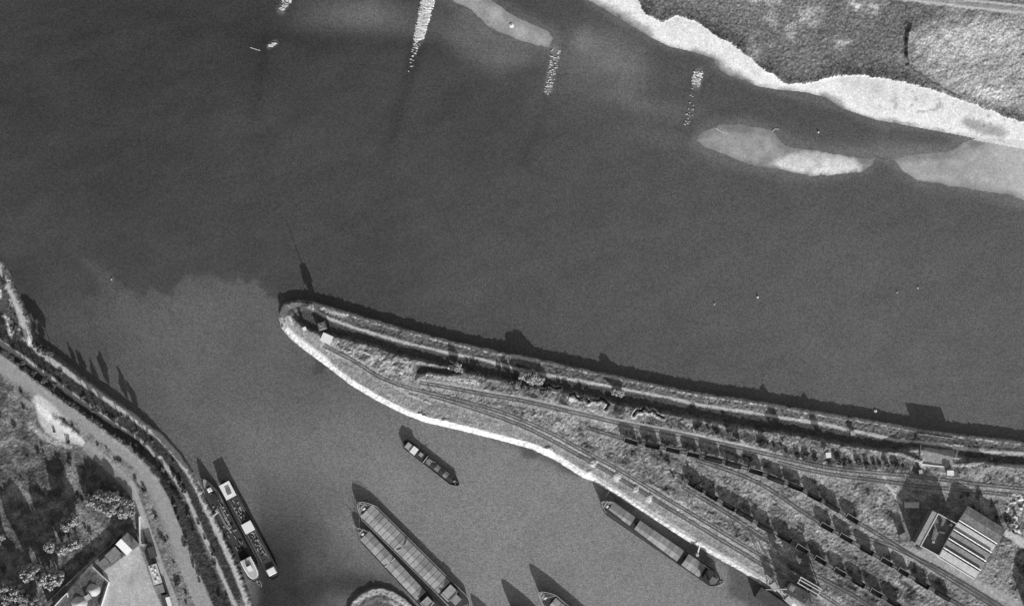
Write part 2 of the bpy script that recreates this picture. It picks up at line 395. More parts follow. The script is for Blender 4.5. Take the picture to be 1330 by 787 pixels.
for t, hw, a, fl in ((MAIN, 2.4, .42, .8), (MAIN2, 2.2, .40, .8), (QT1, 2.0, .44, .85), (QT2, 1.8, .42, .8), (R1T, 1.9, .30, .7), (R2T, 1.9, .34, .8), (R3T, 1.9, .28, .8), (R3B, 1.7, .42, .8), ([(1100,690),(1160,710),(1215,737),(1262,764),(1320,800)], 1.9, .36, .8), ([(1010,722),(1060,747),(1110,774),(1150,800)], 1.8, .34, .8)):
    paint(t, hw, a, 1.0, BALL, 1.1, flat=fl * (.55 + .45 * ss(.35, .6, fbm(X, Y, 7, 57, 3))), z=.15, tex=.5)
paint([(740,533),(804,546),(889,562),(960,577),(1062,601),(1145,613)], 1.1, .60, .6, PATH, .4)
paint(ROADP[:5], .8, .5, .6, PATH, .5)
paint([(1145,616),(1150,628),(1162,645),(1168,652)], .7, .6, .4, PATH, .3)
for off in (-9, 9, 17):
    paint([(x + off * .5, y - off) for x, y in R2T[2:10]], .7, .42, .6, None, 1.4, flat=.5)
# scrub line north of the main line
paint([(905,552),(960,566),(985,573),(1020,584),(1060,596),(1100,602),(1150,604),(1185,608)], 2.6, .09, 1.2, None, 2.6, flat=.85)
# works area at the right
w = ss(-4, 6, SDF([(1040,700),(1150,725),(1200,735),(1335,800),(1335,860),(1100,860),(1000,740)]) + j1 * 3); shade = np.where(p1 > 3, shade * (1 - .45 * w * ss(.42, .6, fbm(ru * .4, rv_, 5, 63, 4))), shade)  # dark streaks painted for the shadowed lower right
paint([(1150,706),(1180,716),(1215,724),(1262,753),(1299,774),(1335,792)], 3.2, .42, 1.2, PATH, 1.4, tex=.4)
paint([(1293,686),(1299,684),(1335,702),(1335,714),(1318,706)], 0, .62, .8, YARD, .5, closed=True)
paint([(1198,580),(1239,584),(1236,604),(1197,602)], 0, .34, .5, YARD, .4, closed=True, tex=.4)
paint([(1242,585),(1235,602)], .6, .65, .3, PATH, .2)
paint([(1238,580),(1252,582)], 1.2, .75, .5, None, .6)
paint([(1262,625),(1278,609),(1300,604),(1335,605)], 1.0, .44, .6, PATH, .5)
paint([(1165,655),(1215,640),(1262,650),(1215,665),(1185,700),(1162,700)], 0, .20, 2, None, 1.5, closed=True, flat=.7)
d = SDF([(1300,640),(1335,640),(1335,695),(1312,690)]) + j1; w = ss(-2, 3, d); sp = ss(.66, .76, fbm(X, Y, 2.6, 81, 2)); shade = shade * (1 - w * sp) + .8 * w * sp; hs += w * sp * .8
for tri in ([(1281,742),(1275,762),(1262,748)], [(1250,735),(1285,735),(1288,765)],[(1300,722),(1312,745),(1298,752)]):
    paint(tri, 0, .34, 1.2, None, 1.0, closed=True, flat=.6)
# embankment walls flanking the passage, shadow from the relief plus a dark line painted north of each
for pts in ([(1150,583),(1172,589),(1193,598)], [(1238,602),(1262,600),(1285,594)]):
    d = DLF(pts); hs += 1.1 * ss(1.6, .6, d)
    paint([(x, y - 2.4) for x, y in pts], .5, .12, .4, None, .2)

# ---- left bank tones
lw = l1 > -.5
lv = .17 * (.4 + 1.2 * n2) + .16 * (n1 - .5)
shade = np.where(lw, np.clip(lv, .03, .5), shade); rough = np.where(lw, .22, rough)
wild = SDF([(-60,300),(2,345),(20,380),(34,430),(40,448),(0,440),(-60,400)]); w = ss(-1, 1, wild)
shade = shade * (1 - w) + (.10 + .5 * ss(.5, .7, n1)) * w
# dark strips
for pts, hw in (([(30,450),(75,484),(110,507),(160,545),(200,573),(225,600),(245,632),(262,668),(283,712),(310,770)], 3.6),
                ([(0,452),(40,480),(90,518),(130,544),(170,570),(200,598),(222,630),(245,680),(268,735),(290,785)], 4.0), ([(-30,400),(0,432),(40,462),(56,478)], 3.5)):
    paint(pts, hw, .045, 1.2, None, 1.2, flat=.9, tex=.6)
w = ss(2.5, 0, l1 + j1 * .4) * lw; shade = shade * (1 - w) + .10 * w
SP = [(-100,275),(-30,318),(0,343),(15,374),(27,405),(38,440),(52,456),(79,475),(110,497),(140,518),(171,539),(200,561),(208,566),(230,590),(252,622),(273,665),(291,705),(307,741),(322,781),(350,860),(580,1500)]
paint(SP, 1.45, .54, .6, PATH, .5)
paint([(-5,332),(4,346),(20,376),(32,408),(44,440)], .9, .5, .6, None, 1.5, tex=.6)
paint([(36,430),(41,447)], 1.3, .85, .5, None, .4)
paint([(252,622),(262,640),(276,668),(284,690)], 2.0, .55, .8, None, 1.4, tex=.5)
MP2 = MIDP[1:8]
paint(MP2, 1.3, .52, .6, PATH, .5); paint([(152,551),(180,568),(196,582),(201,590)], .9, .45, .5, PATH, .4)
paint(MIDP[9:16], 1.1, .5, .5, PATH, .5)
paint(ROAD, 4.8, .36, .4, RD, .35, tex=.08, rgh=0.0)
paint([(x + 9, y - 7) for x, y in ROAD[2:10]] , .9, .5, .6, None, 2.2, flat=.7)
paint([(50,513),(58,514),(70,522),(84,536),(98,548),(112,560),(124,572),(126,582),(112,580),(96,574),(80,572),(66,562),(56,550),(50,535)], 0, .62, .8, YARD, .8, closed=True, tex=.25, rgh=0.0)
paint([(53,520),(62,532),(74,552),(92,566)], 2.6, .72, 2, None, 1)
paint([(118,580),(146,604),(168,624),(176,636)], 3.4, .31, .5, RD, .4, tex=.14, rgh=0.)
paint([(172,628),(182,652),(191,678),(198,696),(210,730),(225,769),(240,812),(300,960)], 2.1, .43, .5, RD, .3, tex=.14, rgh=0.)
paint([(183,660),(188,690),(192,708),(184,706),(182,680)], 0, .43, .4, RD, .2, closed=True, tex=.14, rgh=0.)
# verge between the two roads, ragged pale grass
paint([(78,540),(110,562),(150,592),(176,614)], 2.4, .26, 1, None, 1.6, tex=.9)
paint([(82,541),(106,560)], .9, .05, .6, None, .5)
d = np.minimum(SDF([(190,625),(205,650),(225,700),(250,787),(240,787),(205,700),(190,655)]), 99); w = ss(-2, 2, d + j1); shade = shade * (1 - w) + (.14 + .2 * n1) * w
# rough ground between the wood and the roads
wd = SDF([(-300,480),(0,485),(45,512),(55,560),(110,590),(165,640),(180,690),(100,740),(60,800),(-300,900)])
w = ss(-3, 3, wd + j1); n6 = fbm(X, Y, 6, 97, 3); tt = .17 + .20 * ss(.45, .75, n6) + .12 * ss(.4, .75, n1) + .22 * (n2 - .5) + .06 * (n5 - .5); shade = np.where(wd > -4, shade * (1 - w) + np.clip(tt * .56, .03, .5) * w, shade); rough = np.where(wd > 0, .28, rough)
paint([(42,552),(60,566),(78,575),(95,577)], 1.4, .45, 1, None, 1.6, tex=.5)
for gp in ([(98,586),(106,610),(100,640),(90,646),(86,615)], [(100,650),(122,668),(145,690),(140,712),(125,730),(116,705),(98,670)]):
    paint(gp, 0, .30, 1.5, None, 1.5, closed=True, flat=.7, tex=.6)
# works yard
YD = [(184,706),(192,729),(202,757),(216,790),(240,860),(120,860),(131,787),(142,755),(137,739),(150,731),(163,721),(172,714)]
paint(YD, 0, .50, .5, YARD, .3, closed=True, tex=.12, rgh=0.0)
d = fbm(X, Y, 8, 91, 3) * .7 + .3 * fbm(X, Y, 2.5, 92, 3)
for (bx_, by_, br_, ba_) in ((172,752,9,-.3),(168,722,11,.3),(176,736,6,.25),(160,745,7,.12),(195,770,10,.15),(150,775,8,-.14),(182,775,7,-.12)):
    a_, b_ = P(bx_, by_); d = d + ba_ * np.exp(-((X - a_) ** 2 + (Y - b_) ** 2) / (br_ * S) ** 2)
for tk in ([(185,712),(176,735),(170,760),(172,800)], [(188,716),(182,740),(180,765),(186,800)]): d = d - .16 * ss(.8, .3, DLF(tk))
yy = SDF(YD) > 0; shade = np.where(yy, shade * (.75 + .5 * d), shade)
paint([(72,787),(88,768),(121,736),(141,755),(131,790),(72,800)], 0, .12, .6, None, .8, closed=True, tex=.5)
paint([(124,720),(148,706),(160,720),(138,738)], 0, .25, .5, YARD, .4, closed=True)
flat_ = ss(-2, 1, SDF([(60,800),(120,730),(150,706),(168,688),(184,690),(195,720),(206,728),(222,800)]))
# mole tones
w = ss(-.3, .5, mo); mt = .12 + .34 * ss(2.4, 1.2, np.abs(mo - 3.0)) + .16 * ss(.6, .75, n1) * (mo > 5); shade = np.where(mo > -.5, mt * (.7 + .6 * n1), shade)
cls[(mo > 0.8) & (mo < 4.4)] = PATH; rough = np.where(mo > 4.4, .3, rough)

rel = (n1 - .5) * .75 + (n4 - .5) * 1.25 + (n5 - .5) * 1.1
dry = ss(.6, 1.6, hs)
hs = hs + rel * rough * dry
hs = np.where((l1 > 0), hs * (1 - flat_) + 7.6 * flat_, hs)
shade = np.clip(shade, .02, .95)

def terrain_z(x, y):
    i = int(np.clip(np.searchsorted(GX, x) - 1, 0, len(GX) - 2)); j = int(np.clip(np.searchsorted(GY, y) - 1, 0, len(GY) - 2))
    return float(hs[j, i])
def ground_at(px, py):
    z = terrain_z(*P(px, py)); z = terrain_z(*P(px, py, z)); a, b = P(px, py, z); return a, b, z

def grid_mesh(name, m, mask, Xg, Yg, Z, sh):
    ny, nx = Xg.shape
    idx = np.arange(ny * nx).reshape(ny, nx)
    quads = np.stack([idx[:-1, :-1], idx[:-1, 1:], idx[1:, 1:], idx[1:, :-1]], -1)[mask]
    if len(quads) == 0: return None
    used, inv = np.unique(quads.ravel(), return_inverse=True)
    co = np.stack([Xg.ravel()[used], Yg.ravel()[used], Z.ravel()[used]], -1).astype(np.float32)
    me = bpy.data.meshes.new(name); n = len(quads)
    me.vertices.add(len(co)); me.vertices.foreach_set('co', co.ravel())
    me.loops.add(n * 4); me.loops.foreach_set('vertex_index', inv.astype(np.int32).ravel())
    me.polygons.add(n); me.polygons.foreach_set('loop_start', np.arange(0, n * 4, 4, dtype=np.int32))
    try: me.polygons.foreach_set('loop_total', np.full(n, 4, dtype=np.int32))
    except Exception: pass
    me.polygons.foreach_set('use_smooth', np.ones(n, bool))
    me.update(calc_edges=True)
    a = me.attributes.new('shade', 'FLOAT', 'POINT'); a.data.foreach_set('value', sh.ravel()[used].astype(np.float32))
    me.materials.append(m)
    o = bpy.data.objects.new(name, me); COL.objects.link(o); o['kind'] = 'structure'
    return o
fz = np.maximum(np.maximum(hs[:-1, :-1], hs[1:, 1:]), np.maximum(hs[1:, :-1], hs[:-1, 1:]))
vis = fz > -1.2
fc = cls[:-1, :-1]
GM = attr_mat('ground_mat', .42, 1.0, .2, .33, grain=.26)
SM = attr_mat('smooth_ground_mat', .16, .9, .10, .28, grain=.13)
for nm, c, m in (('ground', GROUND, GM), ('sand_beach', BEACH, SM), ('road', RD, SM), ('path', PATH, SM), ('yard_pavement', YARD, SM),
                 ('stone_embankment', REVET, SM), ('railway_ballast', BALL, GM), ('sandbar', BAR, SM)):
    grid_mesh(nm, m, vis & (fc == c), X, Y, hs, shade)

# ------------------------------------------------------------------ water
WX = axis(-306, 306, 1.0); WY = axis(-184, 184, 1.0)
XW, YW = np.meshgrid(WX, WY)
ux = XW / S + 665; uy = -YW / S + 393.5
wn = fbm(XW, YW, 70, 101, 5) - .5; wn2 = fbm(XW, YW, 22, 102, 4) - .5
wa = .060 + .045 * ss(100, 1150, ux) + .016 * ss(120, 420, uy) + .018 * ss(560, 1330, ux) * ss(60, 480, uy) + .03 * wn
def blob(x, y, rx, ry, a, rot=0):
    c, s = math.cos(rot), math.sin(rot); dx = ux - x + wn2 * 40; dy = uy - y + wn * 40
    return a * np.exp(-(((dx * c + dy * s) / rx) ** 2 + ((-dx * s + dy * c) / ry) ** 2))
wa += blob(470, 14, 75, 26, .10, .15) + blob(620, 45, 55, 26, .085, .5) + blob(662, 70, 26, 14, .05) + blob(800, 90, 45, 30, .10, .5) + blob(730, 90, 40, 40, .045) + blob(830, 142, 70, 14, .05, .2)
wa -= blob(440, 45, 130, 14, .02, .1) + blob(700, 92, 40, 8, .02, .2)
wa += blob(1160, 190, 90, 16, .06, .1) + blob(770, 55, 60, 20, .03)
wa += blob(870, 190, 60, 14, .03, .25)
# dark trails below the groynes
for pts, a in (([(540,60),(530,110),(505,190)], .017), ([(713,120),(700,160),(680,210)], .012), ([(345,60),(330,150)], .008), ([(895,160),(885,190)], .01)):
    wa -= a * ss(7, 0, dline(XW, YW, wr(pts)) + wn2 * 8)
for pts, r_ in (([(560,-20),(556,0),(550,25),(542,58)], 4.4), ([(722,64),(718,85),(711,118)], 3.4), ([(907,94),(904,112)], 3.6), ([(376,-10),(372,4),(366,13)], 3.6), ([(357,56),(351,60)], 2)):
    wa += .08 * ss(r_, r_ * .3, dline(XW, YW, wr(pts)) + (fbm(XW, YW, 4, 121, 3) - .5) * 3.5) * (.4 + 1.1 * fbm(XW * .25, YW, 2.2, 123, 2))
# turbid harbour water meeting the river
PLUME = [(-400,420),(-40,306),(0,324),(22,334),(44,350),(62,368),(85,380),(108,382),(122,374),(116,356),(98,340),(84,328),(92,320),(118,336),(150,362),(185,380),(215,384),(245,374),(300,374),(340,378),(366,386),(372,420),(420,470),(560,530),(800,640),(1000,800),(1100,1200),(200,1200),(-400,800)]
pdist = sdist(XW, YW, wr(PLUME)) + wn2 * 22 + wn * 10
pdist = pdist + (fbm(XW, YW, 9, 107, 4) - .5) * 16
edge = .55 * ss(-2, 4 , pdist) + .45 * ss(-8, 14, pdist)
hv = .160 + .105 * ss(250, 520, ux) * ss(470, 620, uy) + .025 * ss(420, 700, ux) + .03 * wn
hv -= .035 * ss(90, 10, np.hypot(ux - 40, (uy - 350))) + .055 * ss(260, 60, ux)
hv -= .15 * ss(590, 740, uy + (ux - 330) * .15) * ss(490, 380, ux + wn2 * 60) * ss(320, 345, ux)
hv -= .16 * np.exp(-(((ux - 480) / 60) ** 2 + ((uy - 760) / 24) ** 2))  # shadow north of the mole painted into the water tone
hv += blob(615, 660, 30, 16, .012) + blob(330, 560, 60, 50, .02)
rr_ = np.hypot(ux - 545, uy - 590); hv += .011 * np.sin((rr_ + wn2 * 6) / 1.15) * np.exp(-((rr_ - 125) / 45) ** 2) * np.exp(-(((uy - 690) - (ux - 630) * -.5) / 40) ** 2) * ss(560, 600, ux)
hv += .03 * (fbm(XW * 1.0, YW * 1.0, 30, 113, 4) - .5) + .02 * (fbm(ux * .5 + uy * .2, uy * 1.0 - ux * .4, 12, 117, 3) - .5)
hv = hv * .92
wa = wa + .022 * (fbm(ux * .35 + uy * .1, uy * .9 + ux * .25, 16, 119, 4) - .5)
wa = wa * (1 - edge) + np.clip(hv, .04, .33) * edge
# thin edge of sand shoals
for bp in (BAR1, BAR2, BAR3, BAR4):
    d = sdist(XW, YW, wr(bp)); wa += .05 * ss(-9, -1, d + wn2 * 8)
d = sdist(XW, YW, wr(NORTH)); wa += .05 * ss(-6, -1, d + wn2 * 9) * (uy > -400)
wa = np.clip(wa, .03, .4)
WM, nt, b = new_mat('river_water_mat')
at = nt.nodes.new('ShaderNodeAttribute'); at.attribute_name = 'shade'
mp = nt.nodes.new('ShaderNodeMapping'); g = nt.nodes.new('ShaderNodeNewGeometry'); nt.links.new(g.outputs['Position'], mp.inputs[0])
mp.inputs['Rotation'].default_value = (0, 0, .5); mp.inputs['Scale'].default_value = (.55, 1.5, 1)
f = mrange(nt, noise(nt, 1.55, 2, .9), .34, .66, .68, 1.32)
f2 = mrange(nt, noise(nt, .55, 3, .7, mp.outputs[0]), .3, .7, .92, 1.08)
f3 = mrange(nt, noise(nt, .05, 3, .6), .3, .7, .95, 1.05)
grey(nt, b, mul(nt, mul(nt, mul(nt, mul(nt, f, f2), f3), cell_grain(nt, .8, .24)), at.outputs['Fac']))
b.inputs['Roughness'].default_value = .28; b.inputs['Specular IOR Level'].default_value = .3; b.inputs['IOR'].default_value = 1.33
bn = nt.nodes.new('ShaderNodeBump'); bn.inputs['Strength'].default_value = .35; bn.inputs['Distance'].default_value = .12
nt.links.new(noise(nt, .9, 4, .7, mp.outputs[0]), bn.inputs['Height']); nt.links.new(bn.outputs[0], b.inputs['Normal'])
grid_mesh('water', WM, np.ones((len(WY) - 1, len(WX) - 1), bool), XW, YW, np.zeros(XW.shape), wa)

# ------------------------------------------------------------------ railway tracks
RAIL = mat('rail_steel', .08, .2); SLEEP = mat('sleeper_wood', .33, .3, 3)
def track(pts, label):
    pts3 = []
    for (x0, y0), (x1, y1) in zip(pts[:-1], pts[1:]):
        n = max(1, int(math.hypot(x1 - x0, y1 - y0) / 6))
        for k in range(n): pts3.append((x0 + (x1 - x0) * k / n, y0 + (y1 - y0) * k / n))
    pts3.append(pts[-1]); w = [ground_at(*p) for p in pts3]
    zz = np.array([p[2] for p in w]); k = np.ones(5) / 5; zp = np.pad(zz, 2, mode='edge'); zz = np.convolve(zp, k, 'valid') + .18
    xy = np.array([p[:2] for p in w]); 
    for _ in range(3): xy[1:-1] = (xy[:-2] + 2 * xy[1:-1] + xy[2:]) / 4
    ds = np.diff(xy, axis=0); t = np.vstack([ds[:1], (ds[:-1] + ds[1:]) / 2, ds[-1:]]); t /= np.linalg.norm(t, axis=1)[:, None]
    nn = np.stack([-t[:, 1], t[:, 0]], -1)
    o = empty('railway_track', (xy[0][0], xy[0][1], zz[0]), 0, label, 'railway track')
    ox, oy, oz = xy[0][0], xy[0][1], zz[0]
    for sgn in (-1, 1):
        m = MB(); vs = []; fs = []
        for i in range(len(xy)):
            for off, dz in ((-.08, 0), (.08, 0), (.08, .13), (-.08, .13)):
                c = xy[i] + nn[i] * (sgn * .75 + off); vs.append((c[0] - ox, c[1] - oy, zz[i] - oz + dz))
        for i in range(len(xy) - 1):
            for k in range(4): fs.append((i * 4 + k, i * 4 + 4 + k, i * 4 + 4 + (k + 1) % 4, i * 4 + (k + 1) % 4))
        m.add(vs, fs).build('rail', RAIL, o)
    m = MB(); L = np.concatenate([[0], np.cumsum(np.linalg.norm(ds, axis=1))]); s = 0.3
    while s < L[-1]:
        i = min(int(np.searchsorted(L, s)) - 1, len(xy) - 2); f = (s - L[i]) / (L[i + 1] - L[i])
        c = xy[i] * (1 - f) + xy[i + 1] * f; z = zz[i] * (1 - f) + zz[i + 1] * f
        if abs(c[0]) < 340 and abs(c[1]) < 220:
            m.box((c[0] - ox, c[1] - oy, z - oz - .1), (.26, 2.5, .16), math.atan2(t[i][1], t[i][0]))
        s += .75
    tag(m.build('sleepers', SLEEP, o), kind='stuff')
track(MAIN, 'northernmost railway track, running the length of the spit beside the pale cinder path')
track(MAIN2, 'railway track close beside the main line, south of it near the works')
track(QT1, 'long quay railway track curving from the huts at the tip along the pale quay')
track(QT2, 'second quay railway track, the one nearer the harbour water')
track(R1T, 'siding carrying the northernmost row of open wagons')
track(R2T, 'siding carrying the middle row of wagons that leads past the saw-tooth shed')
track(R3T, 'siding carrying the southernmost row of wagons')
track([(1100,690),(1160,710),(1215,737),(1262,764),(1320,800)], 'track just below the works shed, north of the middle wagon row')
track([(1010,722),(1060,747),(1110,774),(1150,800)], 'track between the southernmost wagon row and the loading plant')
track(R3B, 'short empty siding on pale ballast south of the southernmost wagon row')

# ------------------------------------------------------------------ wagons
WOUT = mat('wagon_dark_planks', .05, .25, 4); WIN = mat('wagon_sunlit_inner_planks', .62, .2, 3); COAL = mat('coal_load', .03, .5, 5)
IRON = mat('wagon_iron', .035, .2); WRIM = mat('wagon_sunlit_rim', .5, .2); WHL = mat('wheel_steel', .08, .2)
def make_wagon(Lw, kind):
    o = empty('open_wagon', (0, 0, 0), 0, 'open railway wagon', 'railway wagon')
    W = 2.9; zt = 3.3; zb = 1.35
    m = MB()
    m.box((0, 0, zb + .05), (Lw, W, .1))
    for sy in (-1, 1): m.box((0, sy * (W / 2 - .06), (zb + zt) / 2 + .05), (Lw, .12, zt - zb - .1))
    for sx in (-1, 1): m.box((sx * (Lw / 2 - .06), 0, (zb + zt) / 2 + .05), (.12, W - .24, zt - zb - .1))
    m.build('body', WOUT, o)
    m = MB()
    for sy in (-1, 1): m.box((0, sy * (W / 2 - .135), (zb + zt) / 2 + .08), (Lw - .3, .03, zt - zb - .14))
    for sx in (-1, 1): m.box((sx * (Lw / 2 - .135), 0, (zb + zt) / 2 + .08), (.03, W - .34, zt - zb - .14))
    m.build('sunlit_lining', WIN, o)  # pale colour puts the sunlight on the inner walls
    m = MB()
    m.box((0, W / 2 - .05, zt + .065), (Lw + .04, .2, .08)); m.box((-Lw / 2 + .05, 0, zt + .065), (.2, W - .34, .08))
    m.build('rim', WRIM if kind == 0 else IRON, o)  # north and west edges coloured pale as if sunlit
    MB().box((0, -W / 2 + .05, zt + .065), (Lw + .04, .2, .08)).box((Lw / 2 - .05, 0, zt + .065), (.2, W - .34, .08)).build('rim', IRON, o)
    m = MB()
    for sy in (-1, 1):
        n = 6
        for k in range(n): m.box((-Lw / 2 + (k + .5) * Lw / n, sy * (W / 2 + .04), (zb + zt) / 2), (.12, .08, zt - zb))
    m.box((0, 0, 1.15), (Lw + .5, .9, .25)); m.box((0, .95, 1.2), (Lw, .15, .25)); m.box((0, -.95, 1.2), (Lw, .15, .25))
    m.build('underframe', IRON, o)
    for sx in (-1, 1):
        for sy in (-1, 1):
            x = sx * (Lw / 2 - 1.8)
            MB().tube((x, sy * .68, .5), (x, sy * .84, .5), .5, n=14).build('wheel', WHL, o)
            MB().tube((sx * Lw / 2, sy * .87, 1.15), (sx * (Lw / 2 + .55), sy * .87, 1.15), .16, .22).build('buffer', IRON, o)
        MB().tube((sx * (Lw / 2 - 1.8), -.68, .5), (sx * (Lw / 2 - 1.8), .68, .5), .09).build('axle', IRON, o)
    if kind:
        nx, ny = 14, 6; vs = []; fs = []; r = random.Random(kind)
        top = (2.35 if kind == 2 else 3.15)
        for i in range(nx + 1):
            for j in range(ny + 1):
                e = min(i, nx - i, 2) / 2 * .4 + min(j, ny - j, 2) / 2 * .35
                vs.append((-Lw / 2 + .17 + i * (Lw - .34) / nx, -W / 2 + .17 + j * (W - .34) / ny, top - .45 + e + r.uniform(-.12, .12)))
        for i in range(nx):
            for j in range(ny): a = i * (ny + 1) + j; fs.append((a, a + ny + 1, a + ny + 2, a + 1))
        MB().add(vs, fs).build('coal_load', COAL, o)
    if kind == 3: pass
    return o
protos = {}
def wagon(px, py, ang, Lw, kind, label, group):
    a, b, z = ground_at(px, py); z += .38
    key = (Lw, kind)
    if key not in protos:
        protos[key] = o = make_wagon(Lw, kind); o.location = (a, b, z); o.rotation_euler = (0, 0, ang); o['label'] = label; o['group'] = group
    else: o = dup(protos[key], (a, b, z), ang, label, group=group)
    return o
def along(pts, px, py):
    best = None
    for (x0, y0), (x1, y1) in zip(pts[:-1], pts[1:]):
        L = (x1 - x0) ** 2 + (y1 - y0) ** 2; t = max(0, min(1, ((px - x0) * (x1 - x0) + (py - y0) * (y1 - y0)) / L))
        qx, qy = x0 + t * (x1 - x0), y0 + t * (y1 - y0); d = (px - qx) ** 2 + (py - qy) ** 2
        if best is None or d < best[0]: best = (d, qx, qy, -math.atan2(y1 - y0, x1 - x0))
    return best[1:]
rows = [
 ('northernmost', R1T, [(819,573,8.2,0),(847,579.5,8.2,2),(873,584.5,8.6,0),(899.5,590,7.6,0),(926,596,10,1),(951.5,603.4,9,1),(981,612,8.8,0),(1007,622,10,1),(1033,632,9,2),(1057.5,645,8.6,2),(1080,657.4,9,1),(1106,673,8.2,0)]),
 ('middle', R2T, [(1073,684.3,8.6,0),(1098,698,8.6,0),(1125,714,8.2,2),(1151,729,8.2,0),(1172.3,742,7.2,0),(1196.7,757.4,8.8,2),(1223,772.6,9.4,1)]),
 ('southernmost', R3T, [(899,628.4,4.6,2),(908,634,4.6,2),(924,643.5,7.6,2),(946.5,657,7.6,2),(961,665,4.6,1),(972,671,5.6,1),(993,684.5,9,1),(1018.5,698.5,9,2),(1041,712.5,8.2,0),(1065,727,8,0),(1090,742,8,0),(1114.4,755.8,8,2),(1137,769.6,8,0),(1160,782.4,8,2)])]
kn = {0: 'empty open railway wagon with inside coloured sunlit pale', 1: 'open wagon heaped level with dark coal', 2: 'open wagon half filled with dark coal'}
for rn, tr, ws in rows:
    for i, (x, y, L_, k) in enumerate(ws):
        qx, qy, an = along(tr, x, y)
        wagon(qx, qy, an, L_, k, f'{kn[k]}, {ORD[i]} from the left in the {rn} row', f'open wagons standing in the {rn} row')

# ------------------------------------------------------------------ vessels
HULLD = mat('hull_dark_steel', .06, .25, 1.5); DECKG = mat('deck_grey', .19, .35, 1.2); DECKD = mat('deck_dark', .045, .3, 1.5)
COVL = mat('hatch_cover_pale', .38, .18, .5); COVM = mat('hatch_cover_grey', .30, .18, .5); RIMW = mat('rail_white', .65, .15)
WHITE = mat('white_paint', .85, .06, .6); GLASS = mat('dark_glass', .03, .1, 1, .2, .5); MAST = mat('mast_wood', .45, .2); GEAR = mat('deck_gear', .32, .4, 2)
HOLD = mat('hold_dark', .018, .2); TARP = mat('canvas_tarpaulin', .5, .2)
def hull_outline(L, B, bow, stern, n=9):
    pts = []
    for i in range(n + 1):                      # bow at +x, starboard side first (counter clockwise)
        t = i / n; x = L / 2 - bow * (1 - math.sin(t * math.pi / 2)) if False else L / 2 - bow * t
        pts.append((x, (B / 2) * (t ** .62)))
    port = pts[:]
    for i in range(1, n + 1):
        t = i / n; port.append((-L / 2 + stern * (1 - t) , (B / 2) * (1 - t ** 2.6 * .55)))
    star = [(x, -y) for x, y in port]
    return star[0:1] + star[1:] + port[::-1][0:-1]      # ccw
def sheer(x, L, f, bowup, sternup):
    u = x / (L / 2)
    return f + bowup * max(0, (u - .72) / .28) ** 1.6 + sternup * max(0, (-u - .8) / .2) ** 1.5
def make_hull(o, L, B, f, bow, stern, bowup=1.5, sternup=.5, deck=None, rim=None, hull=None, rh=.5, rt=.25):
    out = hull_outline(L, B, bow, stern)
    low = [(x * .985, y * .93) for x, y in out]
    zs = [sheer(x, L, f, bowup, sternup) for x, y in out]
    MB().prism(low, -.8, zs, out).build('hull', hull or HULLD, o)
    dk = [(x * .992, y * .94) for x, y in out]; n = len(dk)
    m = MB(); half = n // 2
    # deck strips across
    vs = [(x, y, z + .03) for (x, y), z in zip(dk, zs)]
    fs = [(0, 1, n - 1)] + [(i, i + 1, n - i - 1, n - i) for i in range(1, half)]
    m.add(vs, fs).build('deck', deck or DECKG, o)
    MB().rim(out, [z + .01 for z in zs], rt, rh).build('bulwark', rim or HULLD, o)
    return out
def house(o, cx, cy, z, lx, ly, h, name='wheelhouse', m=None, roof=None, win=True, over=.25):
    w = MB().box((cx, cy, z + h / 2), (lx, ly, h)).build(name, m or WHITE, o)
    MB().box((cx, cy, z + h + .09), (lx + over * 2, ly + over * 2, .18)).build('roof', roof or WHITE, w)
    if win:
        for sx in (-1, 1):
            for k in (-1, 0, 1): MB().box((cx + sx * (lx / 2 + .02), cy + k * ly / 3.2, z + h * .66), (.05, ly / 4.2, h * .34)).build('window', GLASS, w)
        for sy in (-1, 1):
            for k in (-1, 1): MB().box((cx + k * lx / 4, cy + sy * (ly / 2 + .02), z + h * .66), (lx / 3.2, .05, h * .34)).build('window', GLASS, w)
    return w
def bowgear(o, L, z, side=1):
    x = L / 2 - 3.2
    MB().box((x, 0, z + .5), (1.2, 1.8, .9)).tube((x, -1.3, z + .7), (x, 1.3, z + .7), .42, n=12).build('windlass', GEAR, o)
    MB().box((x - 1.9, .3, z + .45), (1.1, 1.5, .9)).build('companion_hatch', WHITE, o)
    for sy in (-1, 1):
        MB().tube((x + 1.8, sy * 1.0, z), (x + 1.8, sy * 1.0, z + .7), .18).build('bollard', GEAR, o)
        MB().tube((x - 1.2, sy * 2.2, z), (x - 1.2, sy * 2.2, z + .7), .2).build('bollard', GEAR, o)
def covers(o, x0, x1, B, z, n, ridge=1.1, gaps=(), r=None, mats=(COVL, COVM), gw=.26):
    r = r or random.Random(3)
    MB().box(((x0 + x1) / 2, 0, z + .28), (x1 - x0, B - .1, .56)).build('hatch_coaming', HULLD, o)
    st = (x1 - x0) / n
    for i in range(n):
        a = x0 + i * st + gw / 2; b = a + st - gw
        if i in gaps:
            MB().box(((a + b) / 2, 0, z + .62), (b - a + .1, B - .3, .1)).build('open_hold', HOLD, o); continue
        rd = ridge + r.uniform(-.08, .08); e = z + .5
        vs = [(a, -B / 2, e), (b, -B / 2, e), (b, 0, e + rd), (a, 0, e + rd), (a, B / 2, e), (b, B / 2, e), (a, -B / 2, e - .3), (b, -B / 2, e - .3), (a, B / 2, e - .3), (b, B / 2, e - .3)]
        MB().add(vs, [(0, 1, 2, 3), (3, 2, 5, 4), (6, 7, 1, 0), (4, 5, 9, 8), (0, 3, 4, 8, 6), (1, 7, 9, 5, 2)]).build('hatch_cover', r.choice(mats), o)
def mast(o, x, y, z, h, boom=None, r=.16):
    m = MB().tube((x, y, z), (x, y, z + h), r, r * .5).build('mast', MAST, o)
    if boom: MB().tube((x, y, z + 1.2), boom, .14, .1).build('boom', MAST, m)
